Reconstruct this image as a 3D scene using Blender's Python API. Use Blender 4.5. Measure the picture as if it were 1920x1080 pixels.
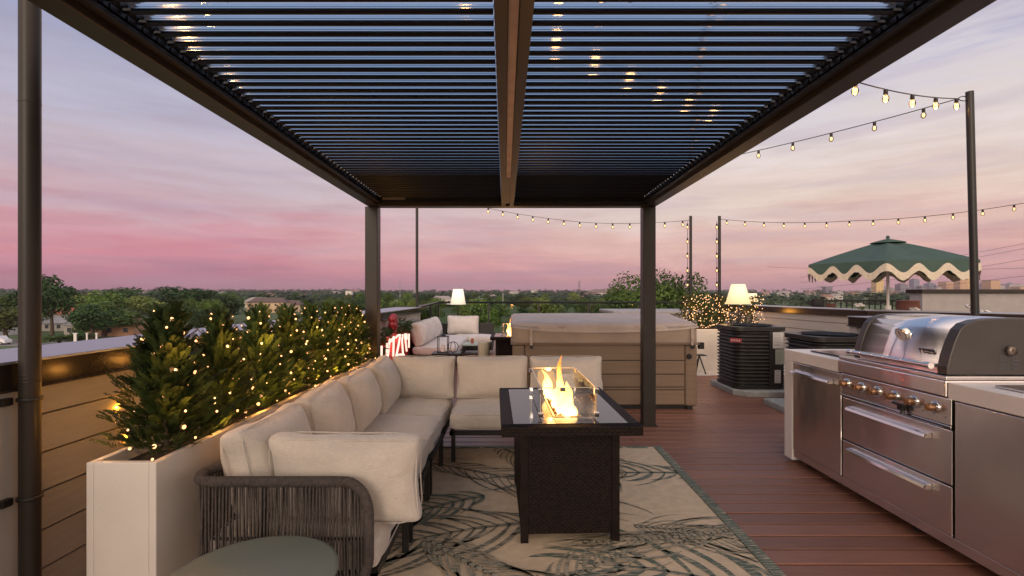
import bpy, bmesh, math, random
from mathutils import Vector, Matrix, noise
R = math.radians
random.seed(7)
for o in list(bpy.data.objects): bpy.data.objects.remove(o)
S = bpy.context.scene
col = S.collection
H = 1.44; F = 930.0; CX = 960.0; HY = 550.0
# ------------------------------------------------------------------ camera
cam = bpy.data.cameras.new('camera'); camo = bpy.data.objects.new('camera', cam); col.objects.link(camo)
camo.location = (0, 0, H); camo.rotation_euler = (R(90), 0, 0)
cam.sensor_width = 36; cam.lens = F/1920*36; cam.shift_y = 10/1920; cam.clip_start = .05; cam.clip_end = 30000
S.camera = camo
S.render.resolution_x = 1024; S.render.resolution_y = 576
S.view_settings.view_transform = 'Standard'; S.view_settings.look = 'None'; S.view_settings.exposure = 0.0
# ------------------------------------------------------------------ world
def s2l(c): return tuple((v/255/12.92 if v/255 <= .04045 else ((v/255+.055)/1.055)**2.4) for v in c)
W = bpy.data.worlds.new("World"); S.world = W; W.use_nodes = True
nt = W.node_tree; nt.nodes.clear()
def N(t, **k):
    n = nt.nodes.new(t)
    for a, b in k.items(): setattr(n, a, b)
    return n
L = lambda a, b: nt.links.new(a, b)
def mth(op, a, b=None, clamp=False):
    n = N('ShaderNodeMath', operation=op); n.use_clamp = clamp
    for i, v in enumerate((a, b)):
        if v is None: continue
        if isinstance(v, (int, float)): n.inputs[i].default_value = v
        else: L(v, n.inputs[i])
    return n.outputs[0]
tc = N('ShaderNodeTexCoord'); sep = N('ShaderNodeSeparateXYZ'); L(tc.outputs['Generated'], sep.inputs[0])
mp = N('ShaderNodeMapping'); mp.inputs['Scale'].default_value = (1.0, 1.0, 7.5); mp.inputs['Rotation'].default_value = (0, R(5), 0); L(tc.outputs['Generated'], mp.inputs[0])
n1 = N('ShaderNodeTexNoise'); n1.inputs['Scale'].default_value = 1.9; n1.inputs['Detail'].default_value = 5; n1.inputs['Roughness'].default_value = .5; L(mp.outputs[0], n1.inputs[0])
n2 = N('ShaderNodeTexNoise'); n2.inputs['Scale'].default_value = 5.5; n2.inputs['Detail'].default_value = 7; n2.inputs['Roughness'].default_value = .6; n2.inputs['Distortion'].default_value = .5; L(mp.outputs[0], n2.inputs[0])
wob = mth('MULTIPLY', mth('SUBTRACT', n1.outputs[0], .5), .16)
wob2 = mth('MULTIPLY', mth('SUBTRACT', n2.outputs[0], .5), .10)
att = mth('MULTIPLY', mth('ADD', wob, wob2), mth('MINIMUM', mth('ADD', mth('MULTIPLY', sep.outputs[2], 7), .15), 1.0))
zz = mth('ADD', sep.outputs[2], att)
def ramp(pts, fac):
    r = N('ShaderNodeValToRGB'); e = r.color_ramp.elements
    r.color_ramp.interpolation = 'EASE'
    while len(e) > 1: e.remove(e[-1])
    e[0].position = pts[0][0]; e[0].color = (*s2l(pts[0][1]), 1)
    for p, c in pts[1:]:
        x = e.new(p); x.color = (*s2l(c), 1)
    L(fac, r.inputs[0]); return r.outputs[0]
zc = mth('MAXIMUM', zz, 0.0)
left = ramp([(0, (168, 104, 134)), (.03, (182, 112, 140)), (.065, (210, 132, 148)), (.105, (208, 150, 161)), (.15, (200, 168, 177)), (.22, (195, 178, 188)), (.32, (182, 178, 197)), (.43, (156, 160, 190)), (.6, (140, 163, 196)), (1, (128, 155, 192))], zc)
right = ramp([(0, (200, 140, 152)), (.04, (217, 162, 160)), (.09, (228, 188, 175)), (.15, (228, 205, 193)), (.24, (226, 212, 208)), (.33, (214, 208, 215)), (.43, (186, 184, 206)), (.6, (140, 163, 196)), (1, (128, 155, 192))], zc)
mrx = N('ShaderNodeMapRange'); mrx.inputs[1].default_value = -.5; mrx.inputs[2].default_value = .42; L(sep.outputs[0], mrx.inputs[0])
mixx = N('ShaderNodeMix', data_type='RGBA'); L(mrx.outputs[0], mixx.inputs[0]); L(left, mixx.inputs[6]); L(right, mixx.inputs[7])
# soft lavender cloud bank high on the right
cb = mth('MULTIPLY', mth('MULTIPLY', mth('GREATER_THAN', sep.outputs[2], 0), mth('SUBTRACT', mth('MULTIPLY', n2.outputs[0], 4.0), 1.75, ), True), 1.0)
mz = N('ShaderNodeMapRange'); mz.inputs[1].default_value = .25; mz.inputs[2].default_value = .37; L(zz, mz.inputs[0])
mx2 = N('ShaderNodeMapRange'); mx2.inputs[1].default_value = .45; mx2.inputs[2].default_value = .62; L(sep.outputs[0], mx2.inputs[0])
cl = mth('MULTIPLY', mth('MULTIPLY', cb, mz.outputs[0]), mx2.outputs[0], True)
mixc = N('ShaderNodeMix', data_type='RGBA'); L(mth('MULTIPLY', cl, .75), mixc.inputs[0]); L(mixx.outputs[2], mixc.inputs[6]); mixc.inputs[7].default_value = (*s2l((152, 146, 182)), 1)
n3 = N('ShaderNodeTexNoise'); n3.inputs['Scale'].default_value = 3.1; n3.inputs['Detail'].default_value = 6; mp3 = N('ShaderNodeMapping'); mp3.inputs['Scale'].default_value = (1, 1, 13); mp3.inputs['Location'].default_value = (3, 1, 2); mp3.inputs['Rotation'].default_value = (0, R(-4), 0); L(tc.outputs['Generated'], mp3.inputs[0]); L(mp3.outputs[0], n3.inputs[0])
st3 = N('ShaderNodeMapRange'); st3.inputs[1].default_value = .48; st3.inputs[2].default_value = .68; L(n3.outputs[0], st3.inputs[0])
mixs = N('ShaderNodeMix', data_type='RGBA'); L(mth('MULTIPLY', st3.outputs[0], .30), mixs.inputs[0]); L(mixc.outputs[2], mixs.inputs[6]); mixs.inputs[7].default_value = (*s2l((168, 146, 172)), 1)
# added fill: unseen western sky behind the camera made brighter and warmer
mb = N('ShaderNodeMapRange'); mb.inputs[1].default_value = .1; mb.inputs[2].default_value = -.7; L(sep.outputs[1], mb.inputs[0])
mixb = N('ShaderNodeMix', data_type='RGBA'); L(mb.outputs[0], mixb.inputs[0]); L(mixs.outputs[2], mixb.inputs[6]); mixb.inputs[7].default_value = (1.75, 1.36, 1.1, 1)
bg = N('ShaderNodeBackground'); L(mixb.outputs[2], bg.inputs[0]); L(mth('ADD', mth('MULTIPLY', n2.outputs[0], .44), .80), bg.inputs[1])
sky = N('ShaderNodeTexSky', sky_type='NISHITA'); sky.sun_disc = False; sky.sun_elevation = R(14); sky.sun_rotation = R(190)
bg2 = N('ShaderNodeBackground'); L(sky.outputs[0], bg2.inputs[0]); bg2.inputs[1].default_value = .006
ads = N('ShaderNodeAddShader'); L(bg.outputs[0], ads.inputs[0]); L(bg2.outputs[0], ads.inputs[1])
wo = N('ShaderNodeOutputWorld'); L(ads.outputs[0], wo.inputs[0])
# ------------------------------------------------------------------ sun (low afterglow behind the camera)
sl = bpy.data.lights.new('sun', 'SUN'); sl.energy = .9; sl.angle = R(18); sl.color = (1, .84, .7)
so = bpy.data.objects.new('sun', sl); col.objects.link(so)
so.rotation_euler = Vector((.18, 1, -.27)).to_track_quat('-Z', 'Y').to_euler()
def point(x, y, z, e, c=(1, .55, .2), r=.03):
    l = bpy.data.lights.new('glow', 'POINT'); l.energy = e; l.color = c; l.shadow_soft_size = r
    o = bpy.data.objects.new('glow_light', l); o.location = (x, y, z); col.objects.link(o); return o
# ------------------------------------------------------------------ helpers
def P(px, py, Y):            # pixel + distance -> point, used when measuring positions
    return Vector(((px-CX)/F*Y, Y, H-(py-HY)/F*Y))
class MB:
    def __init__(s, M=None): s.v = []; s.f = []; s.sm = []; s.M = M
    def add(s, vs, fs, smooth=False):
        b = len(s.v)
        if s.M is not None: vs = [s.M @ Vector(p) for p in vs]
        s.v.extend([tuple(p) for p in vs]); s.f.extend([tuple(i+b for i in f) for f in fs]); s.sm.extend([smooth]*len(fs))
    def box(s, x0, x1, y0, y1, z0, z1, M=None):
        vs = [Vector((x, y, z)) for x in (x0, x1) for y in (y0, y1) for z in (z0, z1)]
        if M is not None: vs = [M @ p for p in vs]
        s.add(vs, [(0, 1, 3, 2), (4, 6, 7, 5), (0, 4, 5, 1), (2, 3, 7, 6), (0, 2, 6, 4), (1, 5, 7, 3)])
    def prism(s, prof, a, b, closed=True):   # prof: list of offsets (Vector) ; from a to b
        n = len(prof); vs = [Vector(a)+Vector(p) for p in prof]+[Vector(b)+Vector(p) for p in prof]
        fs = [(i, (i+1) % n, n+(i+1) % n, n+i) for i in range(n if closed else n-1)]
        if closed: fs += [tuple(range(n))[::-1], tuple(range(n, 2*n))]
        s.add(vs, fs)
    def tube(s, pts, r, n=8, cap=True, r2=None):
        pts = [Vector(p) for p in pts]; vs = []; k = len(pts)
        up = None
        for i, p in enumerate(pts):
            d = (pts[min(i+1, k-1)]-pts[max(i-1, 0)]).normalized()
            if up is None: up = Vector((0, 0, 1)) if abs(d.z) < .9 else Vector((0, 1, 0))
            a = d.cross(up).normalized(); b = a.cross(d).normalized(); up = b
            rr = (r[i] if isinstance(r, (list, tuple)) else r)
            for j in range(n):
                t = 2*math.pi*j/n; vs.append(p+a*math.cos(t)*rr+b*math.sin(t)*(rr if r2 is None else r2))
        fs = []
        for i in range(k-1):
            for j in range(n): fs.append((i*n+j, i*n+(j+1) % n, (i+1)*n+(j+1) % n, (i+1)*n+j))
        s.add(vs, fs, True)
        if cap: s.add([vs[i] for i in range(n)], [tuple(range(n))[::-1]]); s.add([vs[(k-1)*n+i] for i in range(n)], [tuple(range(n))])
    def lathe(s, prof, c=(0, 0, 0), n=24, ax='z'):
        vs = []; c = Vector(c)
        for r, z in prof:
            for j in range(n):
                t = 2*math.pi*j/n; x, y = r*math.cos(t), r*math.sin(t)
                vs.append(c+(Vector((x, y, z)) if ax == 'z' else Vector((z, x, y)) if ax == 'x' else Vector((x, z, y))))
        fs = []
        for i in range(len(prof)-1):
            for j in range(n): fs.append((i*n+j, i*n+(j+1) % n, (i+1)*n+(j+1) % n, (i+1)*n+j))
        s.add(vs, fs, True)
        s.add([vs[j] for j in range(n)], [tuple(range(n))[::-1]]); s.add([vs[(len(prof)-1)*n+j] for j in range(n)], [tuple(range(n))])
    def ball(s, c, r, n=8, m=5, sz=1):
        s.lathe([(max(1e-4, r*math.sin(math.pi*i/m)), -r*sz*math.cos(math.pi*i/m)) for i in range(m+1)], c, n)
    def build(s, name, mat, parent=None, bevel=0, loc=None, seg=2):
        me = bpy.data.meshes.new(name); me.from_pydata(s.v, [], s.f); me.update()
        for p, k in zip(me.polygons, s.sm): p.use_smooth = k
        if mat: me.materials.append(mat)
        bm = bmesh.new(); bm.from_mesh(me); bmesh.ops.recalc_face_normals(bm, faces=bm.faces); bm.to_mesh(me); bm.free()
        o = bpy.data.objects.new(name, me); col.objects.link(o)
        if parent: o.parent = parent
        if loc: o.location = loc
        if bevel:
            m = o.modifiers.new('bevel', 'BEVEL'); m.width = bevel; m.segments = seg; m.limit_method = 'ANGLE'; m.angle_limit = R(40)
        return o
def thing(name, label, cat, loc=(0, 0, 0), group=None, rz=0):
    o = bpy.data.objects.new(name, None); col.objects.link(o); o.location = loc; o.rotation_euler = (0, 0, rz); o.empty_display_size = .1
    o['label'] = label; o['category'] = cat
    if group: o['group'] = group
    return o
def tag(o, label, cat, group=None, kind=None):
    o['label'] = label; o['category'] = cat
    if group: o['group'] = group
    if kind: o['kind'] = kind
    return o
def struct(o): o['kind'] = 'structure'; return o
def copy_tree(o, parent=None):
    c = o.copy(); col.objects.link(c)
    if parent: c.parent = parent
    for ch in [k for k in col.objects if k.parent == o]: copy_tree(ch, c)
    return c
# materials
def mat(name, c, rough=.6, metal=0, var=.15, ns=8, bump=0, bs=60, stretch=(1, 1, 1), spec=.5, rv=0, coat=0, **kw):
    m = bpy.data.materials.new(name); m.use_nodes = True; t = m.node_tree; b = t.nodes['Principled BSDF']
    b.inputs['Roughness'].default_value = rough; b.inputs['Metallic'].default_value = metal; b.inputs['Specular IOR Level'].default_value = spec
    b.inputs['Coat Weight'].default_value = coat
    tcn = t.nodes.new('ShaderNodeTexCoord'); mp = t.nodes.new('ShaderNodeMapping'); mp.inputs['Scale'].default_value = stretch
    t.links.new(tcn.outputs['Object'], mp.inputs[0])
    no = t.nodes.new('ShaderNodeTexNoise'); no.inputs['Scale'].default_value = ns; no.inputs['Detail'].default_value = 5; t.links.new(mp.outputs[0], no.inputs[0])
    cr = t.nodes.new('ShaderNodeValToRGB'); e = cr.color_ramp.elements
    e[0].position = .3; e[1].position = .7
    e[0].color = (*[max(0, v*(1-var)) for v in c], 1); e[1].color = (*[v*(1+var) for v in c], 1)
    t.links.new(no.outputs[0], cr.inputs[0]); t.links.new(cr.outputs[0], b.inputs['Base Color'])
    if rv:
        mr = t.nodes.new('ShaderNodeMapRange'); mr.inputs[3].default_value = rough-rv; mr.inputs[4].default_value = rough+rv; t.links.new(no.outputs[0], mr.inputs[0]); t.links.new(mr.outputs[0], b.inputs['Roughness'])
    if bump:
        n2 = t.nodes.new('ShaderNodeTexNoise'); n2.inputs['Scale'].default_value = bs; n2.inputs['Detail'].default_value = 3; t.links.new(mp.outputs[0], n2.inputs[0])
        bu = t.nodes.new('ShaderNodeBump'); bu.inputs['Strength'].default_value = bump; bu.inputs['Distance'].default_value = kw.get('bd', .01); t.links.new(n2.outputs[0], bu.inputs['Height']); t.links.new(bu.outputs[0], b.inputs['Normal'])
    m['b'] = 1
    return m
def emit(name, c, st, base=(.8, .8, .8)):
    m = bpy.data.materials.new(name); m.use_nodes = True; b = m.node_tree.nodes['Principled BSDF']
    b.inputs['Base Color'].default_value = (*base, 1); b.inputs['Emission Color'].default_value = (*c, 1); b.inputs['Emission Strength'].default_value = st
    return m
def fabric(name, c):
    m = mat(name, c, .9, 0, .07, 5, 0)
    t = m.node_tree; b = t.nodes['Principled BSDF']; b.inputs['Sheen Weight'].default_value = .25
    tcn = t.nodes.new('ShaderNodeTexCoord')
    n = t.nodes.new('ShaderNodeTexNoise'); n.inputs['Scale'].default_value = 14; n.inputs['Detail'].default_value = 6; t.links.new(tcn.outputs['Object'], n.inputs[0])
    w = t.nodes.new('ShaderNodeTexNoise'); w.inputs['Scale'].default_value = 1; w.inputs['Detail'].default_value = 2
    mp = t.nodes.new('ShaderNodeMapping'); mp.inputs['Scale'].default_value = (60, 60, 420); t.links.new(tcn.outputs['Object'], mp.inputs[0]); t.links.new(mp.outputs[0], w.inputs[0])
    a = t.nodes.new('ShaderNodeMath'); a.operation = 'MULTIPLY_ADD'; a.inputs[1].default_value = .25; t.links.new(w.outputs[0], a.inputs[0]); t.links.new(n.outputs[0], a.inputs[2])
    bu = t.nodes.new('ShaderNodeBump'); bu.inputs['Strength'].default_value = .8; bu.inputs['Distance'].default_value = .013; t.links.new(a.outputs[0], bu.inputs['Height']); t.links.new(bu.outputs[0], b.inputs['Normal'])
    # slubs in the weave
    mx = t.nodes.new('ShaderNodeMix'); mx.data_type = 'RGBA'; mx.blend_type = 'MULTIPLY'; mx.inputs[0].default_value = .35
    cr = [k for k in t.nodes if k.type == 'VALTORGB'][0]
    t.links.new(cr.outputs[0], mx.inputs[6]); t.links.new(w.outputs[0], mx.inputs[7])
    g = t.nodes.new('ShaderNodeMix'); g.data_type = 'RGBA'; g.blend_type = 'MULTIPLY'; g.inputs[0].default_value = 1; g.inputs[7].default_value = (1.2, 1.2, 1.2, 1); t.links.new(mx.outputs[2], g.inputs[6]); t.links.new(g.outputs[2], b.inputs['Base Color'])
    return m
def leafmat(name, c, var=.5, ns=3, trans=.25):
    m = mat(name, c, .6, 0, var, ns, 0, spec=.3); t = m.node_tree; b = t.nodes['Principled BSDF']
    oi = t.nodes.new('ShaderNodeObjectInfo'); mr = t.nodes.new('ShaderNodeMapRange'); mr.inputs[3].default_value = .62; mr.inputs[4].default_value = 1.45; t.links.new(oi.outputs['Random'], mr.inputs[0])
    hs = t.nodes.new('ShaderNodeHueSaturation'); t.links.new(mr.outputs[0], hs.inputs['Value'])
    cr = [k for k in t.nodes if k.type == 'VALTORGB'][0]; t.links.new(cr.outputs[0], hs.inputs['Color']); t.links.new(hs.outputs[0], b.inputs['Base Color'])
    tr = t.nodes.new('ShaderNodeBsdfTranslucent'); t.links.new(hs.outputs[0], tr.inputs[0]); mx = t.nodes.new('ShaderNodeMixShader'); mx.inputs[0].default_value = trans
    o = [k for k in t.nodes if k.type == 'OUTPUT_MATERIAL'][0]; t.links.new(b.outputs[0], mx.inputs[1]); t.links.new(tr.outputs[0], mx.inputs[2]); t.links.new(mx.outputs[0], o.inputs[0])
    return m
def steel(name, c=(.56, .54, .53), rough=.2, wav=.25):
    m = bpy.data.materials.new(name); m.use_nodes = True; t = m.node_tree; b = t.nodes['Principled BSDF']
    b.inputs['Base Color'].default_value = (*c, 1); b.inputs['Metallic'].default_value = 1; b.inputs['Roughness'].default_value = rough; b.inputs['Anisotropic'].default_value = .97; b.inputs['Anisotropic Rotation'].default_value = .25
    tcn = t.nodes.new('ShaderNodeTexCoord')
    mp = t.nodes.new('ShaderNodeMapping'); mp.inputs['Scale'].default_value = (2, 5, 3.2); t.links.new(tcn.outputs['Object'], mp.inputs[0])
    n = t.nodes.new('ShaderNodeTexNoise'); n.inputs['Scale'].default_value = 1; n.inputs['Detail'].default_value = 1; t.links.new(mp.outputs[0], n.inputs[0])
    mp2 = t.nodes.new('ShaderNodeMapping'); mp2.inputs['Scale'].default_value = (3, 3, 900); t.links.new(tcn.outputs['Object'], mp2.inputs[0])
    n2 = t.nodes.new('ShaderNodeTexNoise'); n2.inputs['Scale'].default_value = 1; n2.inputs['Detail'].default_value = 1; t.links.new(mp2.outputs[0], n2.inputs[0])
    b1 = t.nodes.new('ShaderNodeBump'); b1.inputs['Strength'].default_value = wav; b1.inputs['Distance'].default_value = .03; t.links.new(n.outputs[0], b1.inputs['Height'])
    b2 = t.nodes.new('ShaderNodeBump'); b2.inputs['Strength'].default_value = .08; b2.inputs['Distance'].default_value = .0004; t.links.new(n2.outputs[0], b2.inputs['Height']); t.links.new(b1.outputs[0], b2.inputs['Normal'])
    t.links.new(b2.outputs[0], b.inputs['Normal'])
    mr = t.nodes.new('ShaderNodeMapRange'); mr.inputs[3].default_value = rough*.92; mr.inputs[4].default_value = rough*1.08; t.links.new(n2.outputs[0], mr.inputs[0]); t.links.new(mr.outputs[0], b.inputs['Roughness'])
    return m
BRONZE = mat('bronze_metal', (.028, .023, .019), .42, .1, .12, 3, .05, 200, spec=.35)
BRONZEB = mat('bronze_beam', (.058, .040, .031), .4, .3, .12, 3, .05, 200)
LOUV_SHADE = mat('louver_underside_shade', (.012, .013, .016), .35, .2, .1, 6)  # same louver metal, shade painted in as near-black on faces not turned up
BLACK = mat('black_metal', (.018, .017, .017), .4, .2, .15, 20)
LOUV = mat('louver_metal', (.64, .67, .72), .17, 1.0, .06, 3, .0, 60)
FAB = fabric('beige_fabric', (.57, .515, .455))
FABL = fabric('grey_fabric', (.56, .52, .50))
WHITEP = mat('cream_paint', (.64, .60, .55), .5, 0, .09, 2.2, .08, 90)
WHITE2 = mat('white_slab', (.74, .70, .67), .35, 0, .04, 4)
SIDING = mat('grey_siding', (.32, .305, .285), .6, 0, .07, 5, .25, 30, (1, 1, 9))
TRIM = mat('grey_trim', (.36, .34, .32), .6, 0, .06, 6, .1, 60)
FASCIA = mat('bronze_fascia', (.035, .024, .019), .2, .3, .15, 4, .03, 80)
CAPM = mat('cap_metal', (.40, .42, .47), .35, .75, .06, 5, .03, 50)
WICK = mat('dark_wicker', (.013, .008, .007), .5, 0, .35, 40, .1, 300, spec=.12)
GLASSTOP = mat('black_glass_top', (.012, .012, .016), .1, 0, .05, 3, spec=.42)
TAN = mat('tan_panel', (.215, .15, .10), .6, 0, .1, 4, .15, 25, (.3, 4, 8))
VINYL = mat('tan_vinyl', (.42, .34, .29), .5, 0, .1, 4, .3, 9, bd=.015)
STRAP = mat('strap', (.42, .34, .28), .7)
DARKG = mat('ac_metal', (.035, .033, .032), .42, .3, .2, 8)
CONC = mat('pad_concrete', (.34, .35, .34), .8, 0, .15, 20, .3, 80)
PAPER = mat('label_paper', (.55, .53, .52), .5, 0, .06, 30)
PAPERG = mat('label_green', (.36, .39, .33), .5, 0, .06, 30)
INK = mat('ink', (.06, .06, .07), .6)
REDL = mat('red_badge', (.32, .05, .06), .4)
STEEL = steel('brushed_steel', (.80, .75, .72), .20, .14)
STEELH = steel('hood_steel', (.88, .84, .84), .19, .12)
CHROME = mat('chrome', (.75, .73, .70), .08, 1, .03, 4)
HOODG = mat('hood_end_grey', (.075, .066, .062), .4, .4, .08, 6)
TEAL = mat('sage_green_top', (.15, .17, .14), .38, 0, .05, 5, .03, 200)
ROPE = mat('rope', (.080, .066, .06), .85, 0, .35, 60, .6, 400)
RUGB = mat('rug_weave', (.67, .535, .375), .95, 0, .1, 14, .5, 300)
TERRA = mat('terracotta', (.16, .06, .04), .6)
WARM = emit('warm_bulb', (1, .45, .16), 2.6)
WARMB = emit('warm_filament_bulb', (1, .56, .17), 3.2)
SHADE = emit('lit_lamp_shade', (1, .80, .36), .72, (.8, .75, .6))
SHADEW = emit('white_lamp_shade', (1, .90, .66), .62, (.8, .78, .7))
NEON = emit('neon_white', (1, .70, .55), 1.15)
NEONR = emit('neon_red_halo', (1, .03, .01), 2.2)
WIRE = mat('dark_wire', (.03, .03, .03), .6)
CYP = leafmat('cypress_leaf', (.060, .098, .026), .65, 13, .25)
LEAF_A = leafmat('leaf_green', (.095, .155, .032), .5, .35)
LEAF_B = leafmat('leaf_dark', (.036, .075, .022), .5, .35)
LEAF_C = leafmat('leaf_pale', (.15, .19, .05), .4, .35)
BARK = mat('bark', (.09, .065, .045), .9, 0, .3, 10, .5, 30)
UMB = mat('green_canvas', (.050, .092, .075), .8, 0, .1, 6, .2, 60)
FRINGE = mat('cream_fringe', (.62, .55, .43), .9, 0, .1, 30)
STUCCO = mat('grey_stucco', (.36, .33, .32), .85, 0, .08, 6, .3, 80)
GRASSM = mat('lawn', (.07, .13, .03), .9, 0, .35, .05, 0)
def glassm(name, tint, a):
    m = bpy.data.materials.new(name); m.use_nodes = True; t = m.node_tree; o = [k for k in t.nodes if k.type == 'OUTPUT_MATERIAL'][0]
    tr = t.nodes.new('ShaderNodeBsdfTransparent'); tr.inputs[0].default_value = (*tint, 1); gl = t.nodes.new('ShaderNodeBsdfGlossy'); gl.inputs['Roughness'].default_value = .03
    fr = t.nodes.new('ShaderNodeFresnel'); fr.inputs[0].default_value = 1.45; ml = t.nodes.new('ShaderNodeMath'); ml.operation = 'MULTIPLY'; ml.inputs[1].default_value = a; t.links.new(fr.outputs[0], ml.inputs[0])
    mx = t.nodes.new('ShaderNodeMixShader'); t.links.new(ml.outputs[0], mx.inputs[0]); t.links.new(tr.outputs[0], mx.inputs[1]); t.links.new(gl.outputs[0], mx.inputs[2]); t.links.new(mx.outputs[0], o.inputs[0])
    return m
GLASS = glassm('rail_glass', (.80, .84, .80), 1.0)
GLASS2 = glassm('guard_glass', (.93, .92, .9), 1.6)
CLEAR = glassm('bulb_glass', (1, .9, .75), 1.5)
# ------------------------------------------------------------------ deck
def deck_mat():
    m = mat('composite_deck', (.235, .105, .068), .42, 0, .12, 3, .35, 40, (1.2, 14, 1), bd=.004); t = m.node_tree; b = t.nodes['Principled BSDF']
    tcn = t.nodes.new('ShaderNodeTexCoord'); sp = t.nodes.new('ShaderNodeSeparateXYZ'); t.links.new(tcn.outputs['Object'], sp.inputs[0])
    d = t.nodes.new('ShaderNodeMath'); d.operation = 'DIVIDE'; d.inputs[1].default_value = .155; t.links.new(sp.outputs[1], d.inputs[0]); f = t.nodes.new('ShaderNodeMath'); f.operation = 'FLOOR'; t.links.new(d.outputs[0], f.inputs[0])
    wn = t.nodes.new('ShaderNodeTexWhiteNoise'); wn.noise_dimensions = '1D'; t.links.new(f.outputs[0], wn.inputs['W'])
    mr = t.nodes.new('ShaderNodeMapRange'); mr.inputs[3].default_value = .84; mr.inputs[4].default_value = 1.16; t.links.new(wn.outputs[0], mr.inputs[0])
    hs = t.nodes.new('ShaderNodeHueSaturation'); cr = [k for k in t.nodes if k.type == 'VALTORGB'][0]; t.links.new(cr.outputs[0], hs.inputs['Color']); t.links.new(mr.outputs[0], hs.inputs['Value']); t.links.new(hs.outputs[0], b.inputs['Base Color'])
    return m
mb_ = MB(); y = .155*-8
while y < 16.3:
    cuts = [-2.75, -2.75+random.uniform(1.2, 4.2)]
    while cuts[-1]+3.9 < 7.3: cuts.append(cuts[-1]+random.uniform(3.3, 3.9))
    cuts.append(7.6)
    for xa_, xb_ in zip(cuts[:-1], cuts[1:]): mb_.box(xa_+.0015, xb_-.0015, y+.0075, y+.1475, -.028, random.uniform(-.0008, .0008))
    y += .155
struct(mb_.build('deck', deck_mat(), bevel=.0045, seg=2))
s_ = MB(); s_.box(-2.9, 14.5, -4, 16.7, -.5, -.04); struct(s_.build('roof_slab', mat('slab_dark', (.05, .045, .04), .9)))
s_ = MB(); s_.box(-2.8, 14.3, -3.9, 16.6, -11.3, -.5); tag(s_.build('townhouse_block', SIDING), 'grey sided building carrying the roof deck below the parapets', 'building')
# ------------------------------------------------------------------ parapet walls with lap siding
def wall(name, p0, p1, nrm_sign, label, top=1.14, thick=.45, fasc=.12, end0=True, end1=True, trims=(), z0=0.0):
    p0 = Vector((*p0, 0)); p1 = Vector((*p1, 0)); d = (p1-p0); Ln = d.length; d.normalize()
    n = Vector((-d.y, d.x, 0))*nrm_sign    # faces viewer
    M = Matrix.Translation(p0) @ Matrix((d, n, Vector((0, 0, 1)))).transposed().to_4x4()
    t = thing(name, label, 'wall', (0, 0, 0))
    m = MB(M); m.box(0, Ln, -thick+.03, -.02, z0, top-.03); m.build('wall_core', SIDING, t)
    m = MB(M); z = z0
    while z < top-fasc-.01:
        z1 = min(z+.178, top-fasc+.0)
        m.prism([(0, -.019, z), (0, .013, z), (0, .016, z+.004), (0, .004, z1-.010), (0, -.019, z1-.010)], (0.0, 0, 0), (Ln, 0, 0)); z += .178
    m.build('siding', SIDING, t)
    m = MB(M); m.box(-.02, Ln+.02, -.01, .035, top-fasc, top-.004)
    m.box(-.02, Ln+.02, .035, .055, top-fasc, top-fasc+.012); m.box(-.02, Ln+.02, -thick-.03, -thick+.015, top-fasc, top-.004)
    m.build('fascia', FASCIA, t, .003)
    m = MB(M); m.box(-.03, Ln+.03, -thick-.04, .042, top-.003, top+.01); m.build('cap', CAPM, t, .003)
    for (a, b) in trims:
        m = MB(M); m.box(a, b, -.018, .03, z0, top-fasc-.002); m.build('corner_trim', TRIM, t, .003)
    return t, M
wall('parapet_wall', (-2.27, -1.5), (-1.955, 10.4), -1, 'grey lap-sided parapet on the left with bronze fascia and pale metal cap', trims=[(3.2, 3.74), (11.83, 11.915)])
wall('parapet_wall', (4.35, 6.35), (4.35, -1.0), -1, 'near right parapet with dark fascia behind the barbecue grill', trims=[(0, .12)])
wall('parapet_wall', (5.65, 13.2), (6.15, 8.6), -1, 'pale grey sided parapet behind the air conditioners, glowing orange beside the lamp', top=1.14, trims=[(1.3, 1.75)])
wall('parapet_wall', (6.15, 8.55), (8.6, 5.2), -1, 'far right parapet under the green umbrella', top=1.14)
# ------------------------------------------------------------------ pergola
pg = thing('pergola', 'dark bronze aluminium pergola with louvered roof over the sofa', 'pergola', (0, 3, 0))
def pp(m, name, mt, **k):
    o = m.build(name, mt, pg, **k); o.location = (0, -3, 0)
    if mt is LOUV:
        o.data.materials.append(LOUV_SHADE)
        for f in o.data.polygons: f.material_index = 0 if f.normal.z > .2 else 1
    return o
for x0 in (-1.59, 1.42):
    m = MB(); m.box(x0, x0+.135, 5.36, 5.495, 0, 2.38); m.box(x0-.02, x0+.155, 5.34, 5.515, 0, .012); pp(m, 'post', BRONZE, bevel=.006)
for x0 in (-1.62, 1.42):
    m = MB(); m.box(x0, x0+.135, -.9, -.765, 0, 2.38); pp(m, 'post', BRONZE, bevel=.006)
ZB = 2.384
for s in (-1, 1):
    m = MB(); a, b = sorted((s*1.565, s*1.455)); m.box(a, b, -.9, 5.35, ZB, ZB+.2)
    pp(m, 'side_beam', BRONZEB, bevel=.004)
    m = MB(); a, b = sorted((s*1.452, s*1.41)); m.box(a, b, -.9, 5.36, ZB+.03, ZB+.045); a, b = sorted((s*1.452, s*1.445)); m.box(a, b, -.9, 5.36, ZB+.047, ZB+.2)
    pp(m, 'gutter', BRONZE)
    m = MB(); y = .62
    while y < 5.3:      # louver pivots and drive brackets
        a, b = sorted((s*1.443, s*1.415)); m.box(a, b, y, y+.035, ZB+.06, ZB+.13)
        m.tube([(s*1.44, y+.02, ZB+.09), (s*1.395, y+.02, ZB+.1)], .009, 6); m.box(*sorted((s*1.43, s*1.41)), y+.03, y+.07, ZB+.055, ZB+.075); y += .078
    pp(m, 'pivot_rail', BLACK)
m = MB(); m.box(-1.565, 1.565, 5.36, 5.5, ZB, ZB+.2); pp(m, 'end_beam', BRONZEB, bevel=.004)
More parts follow.
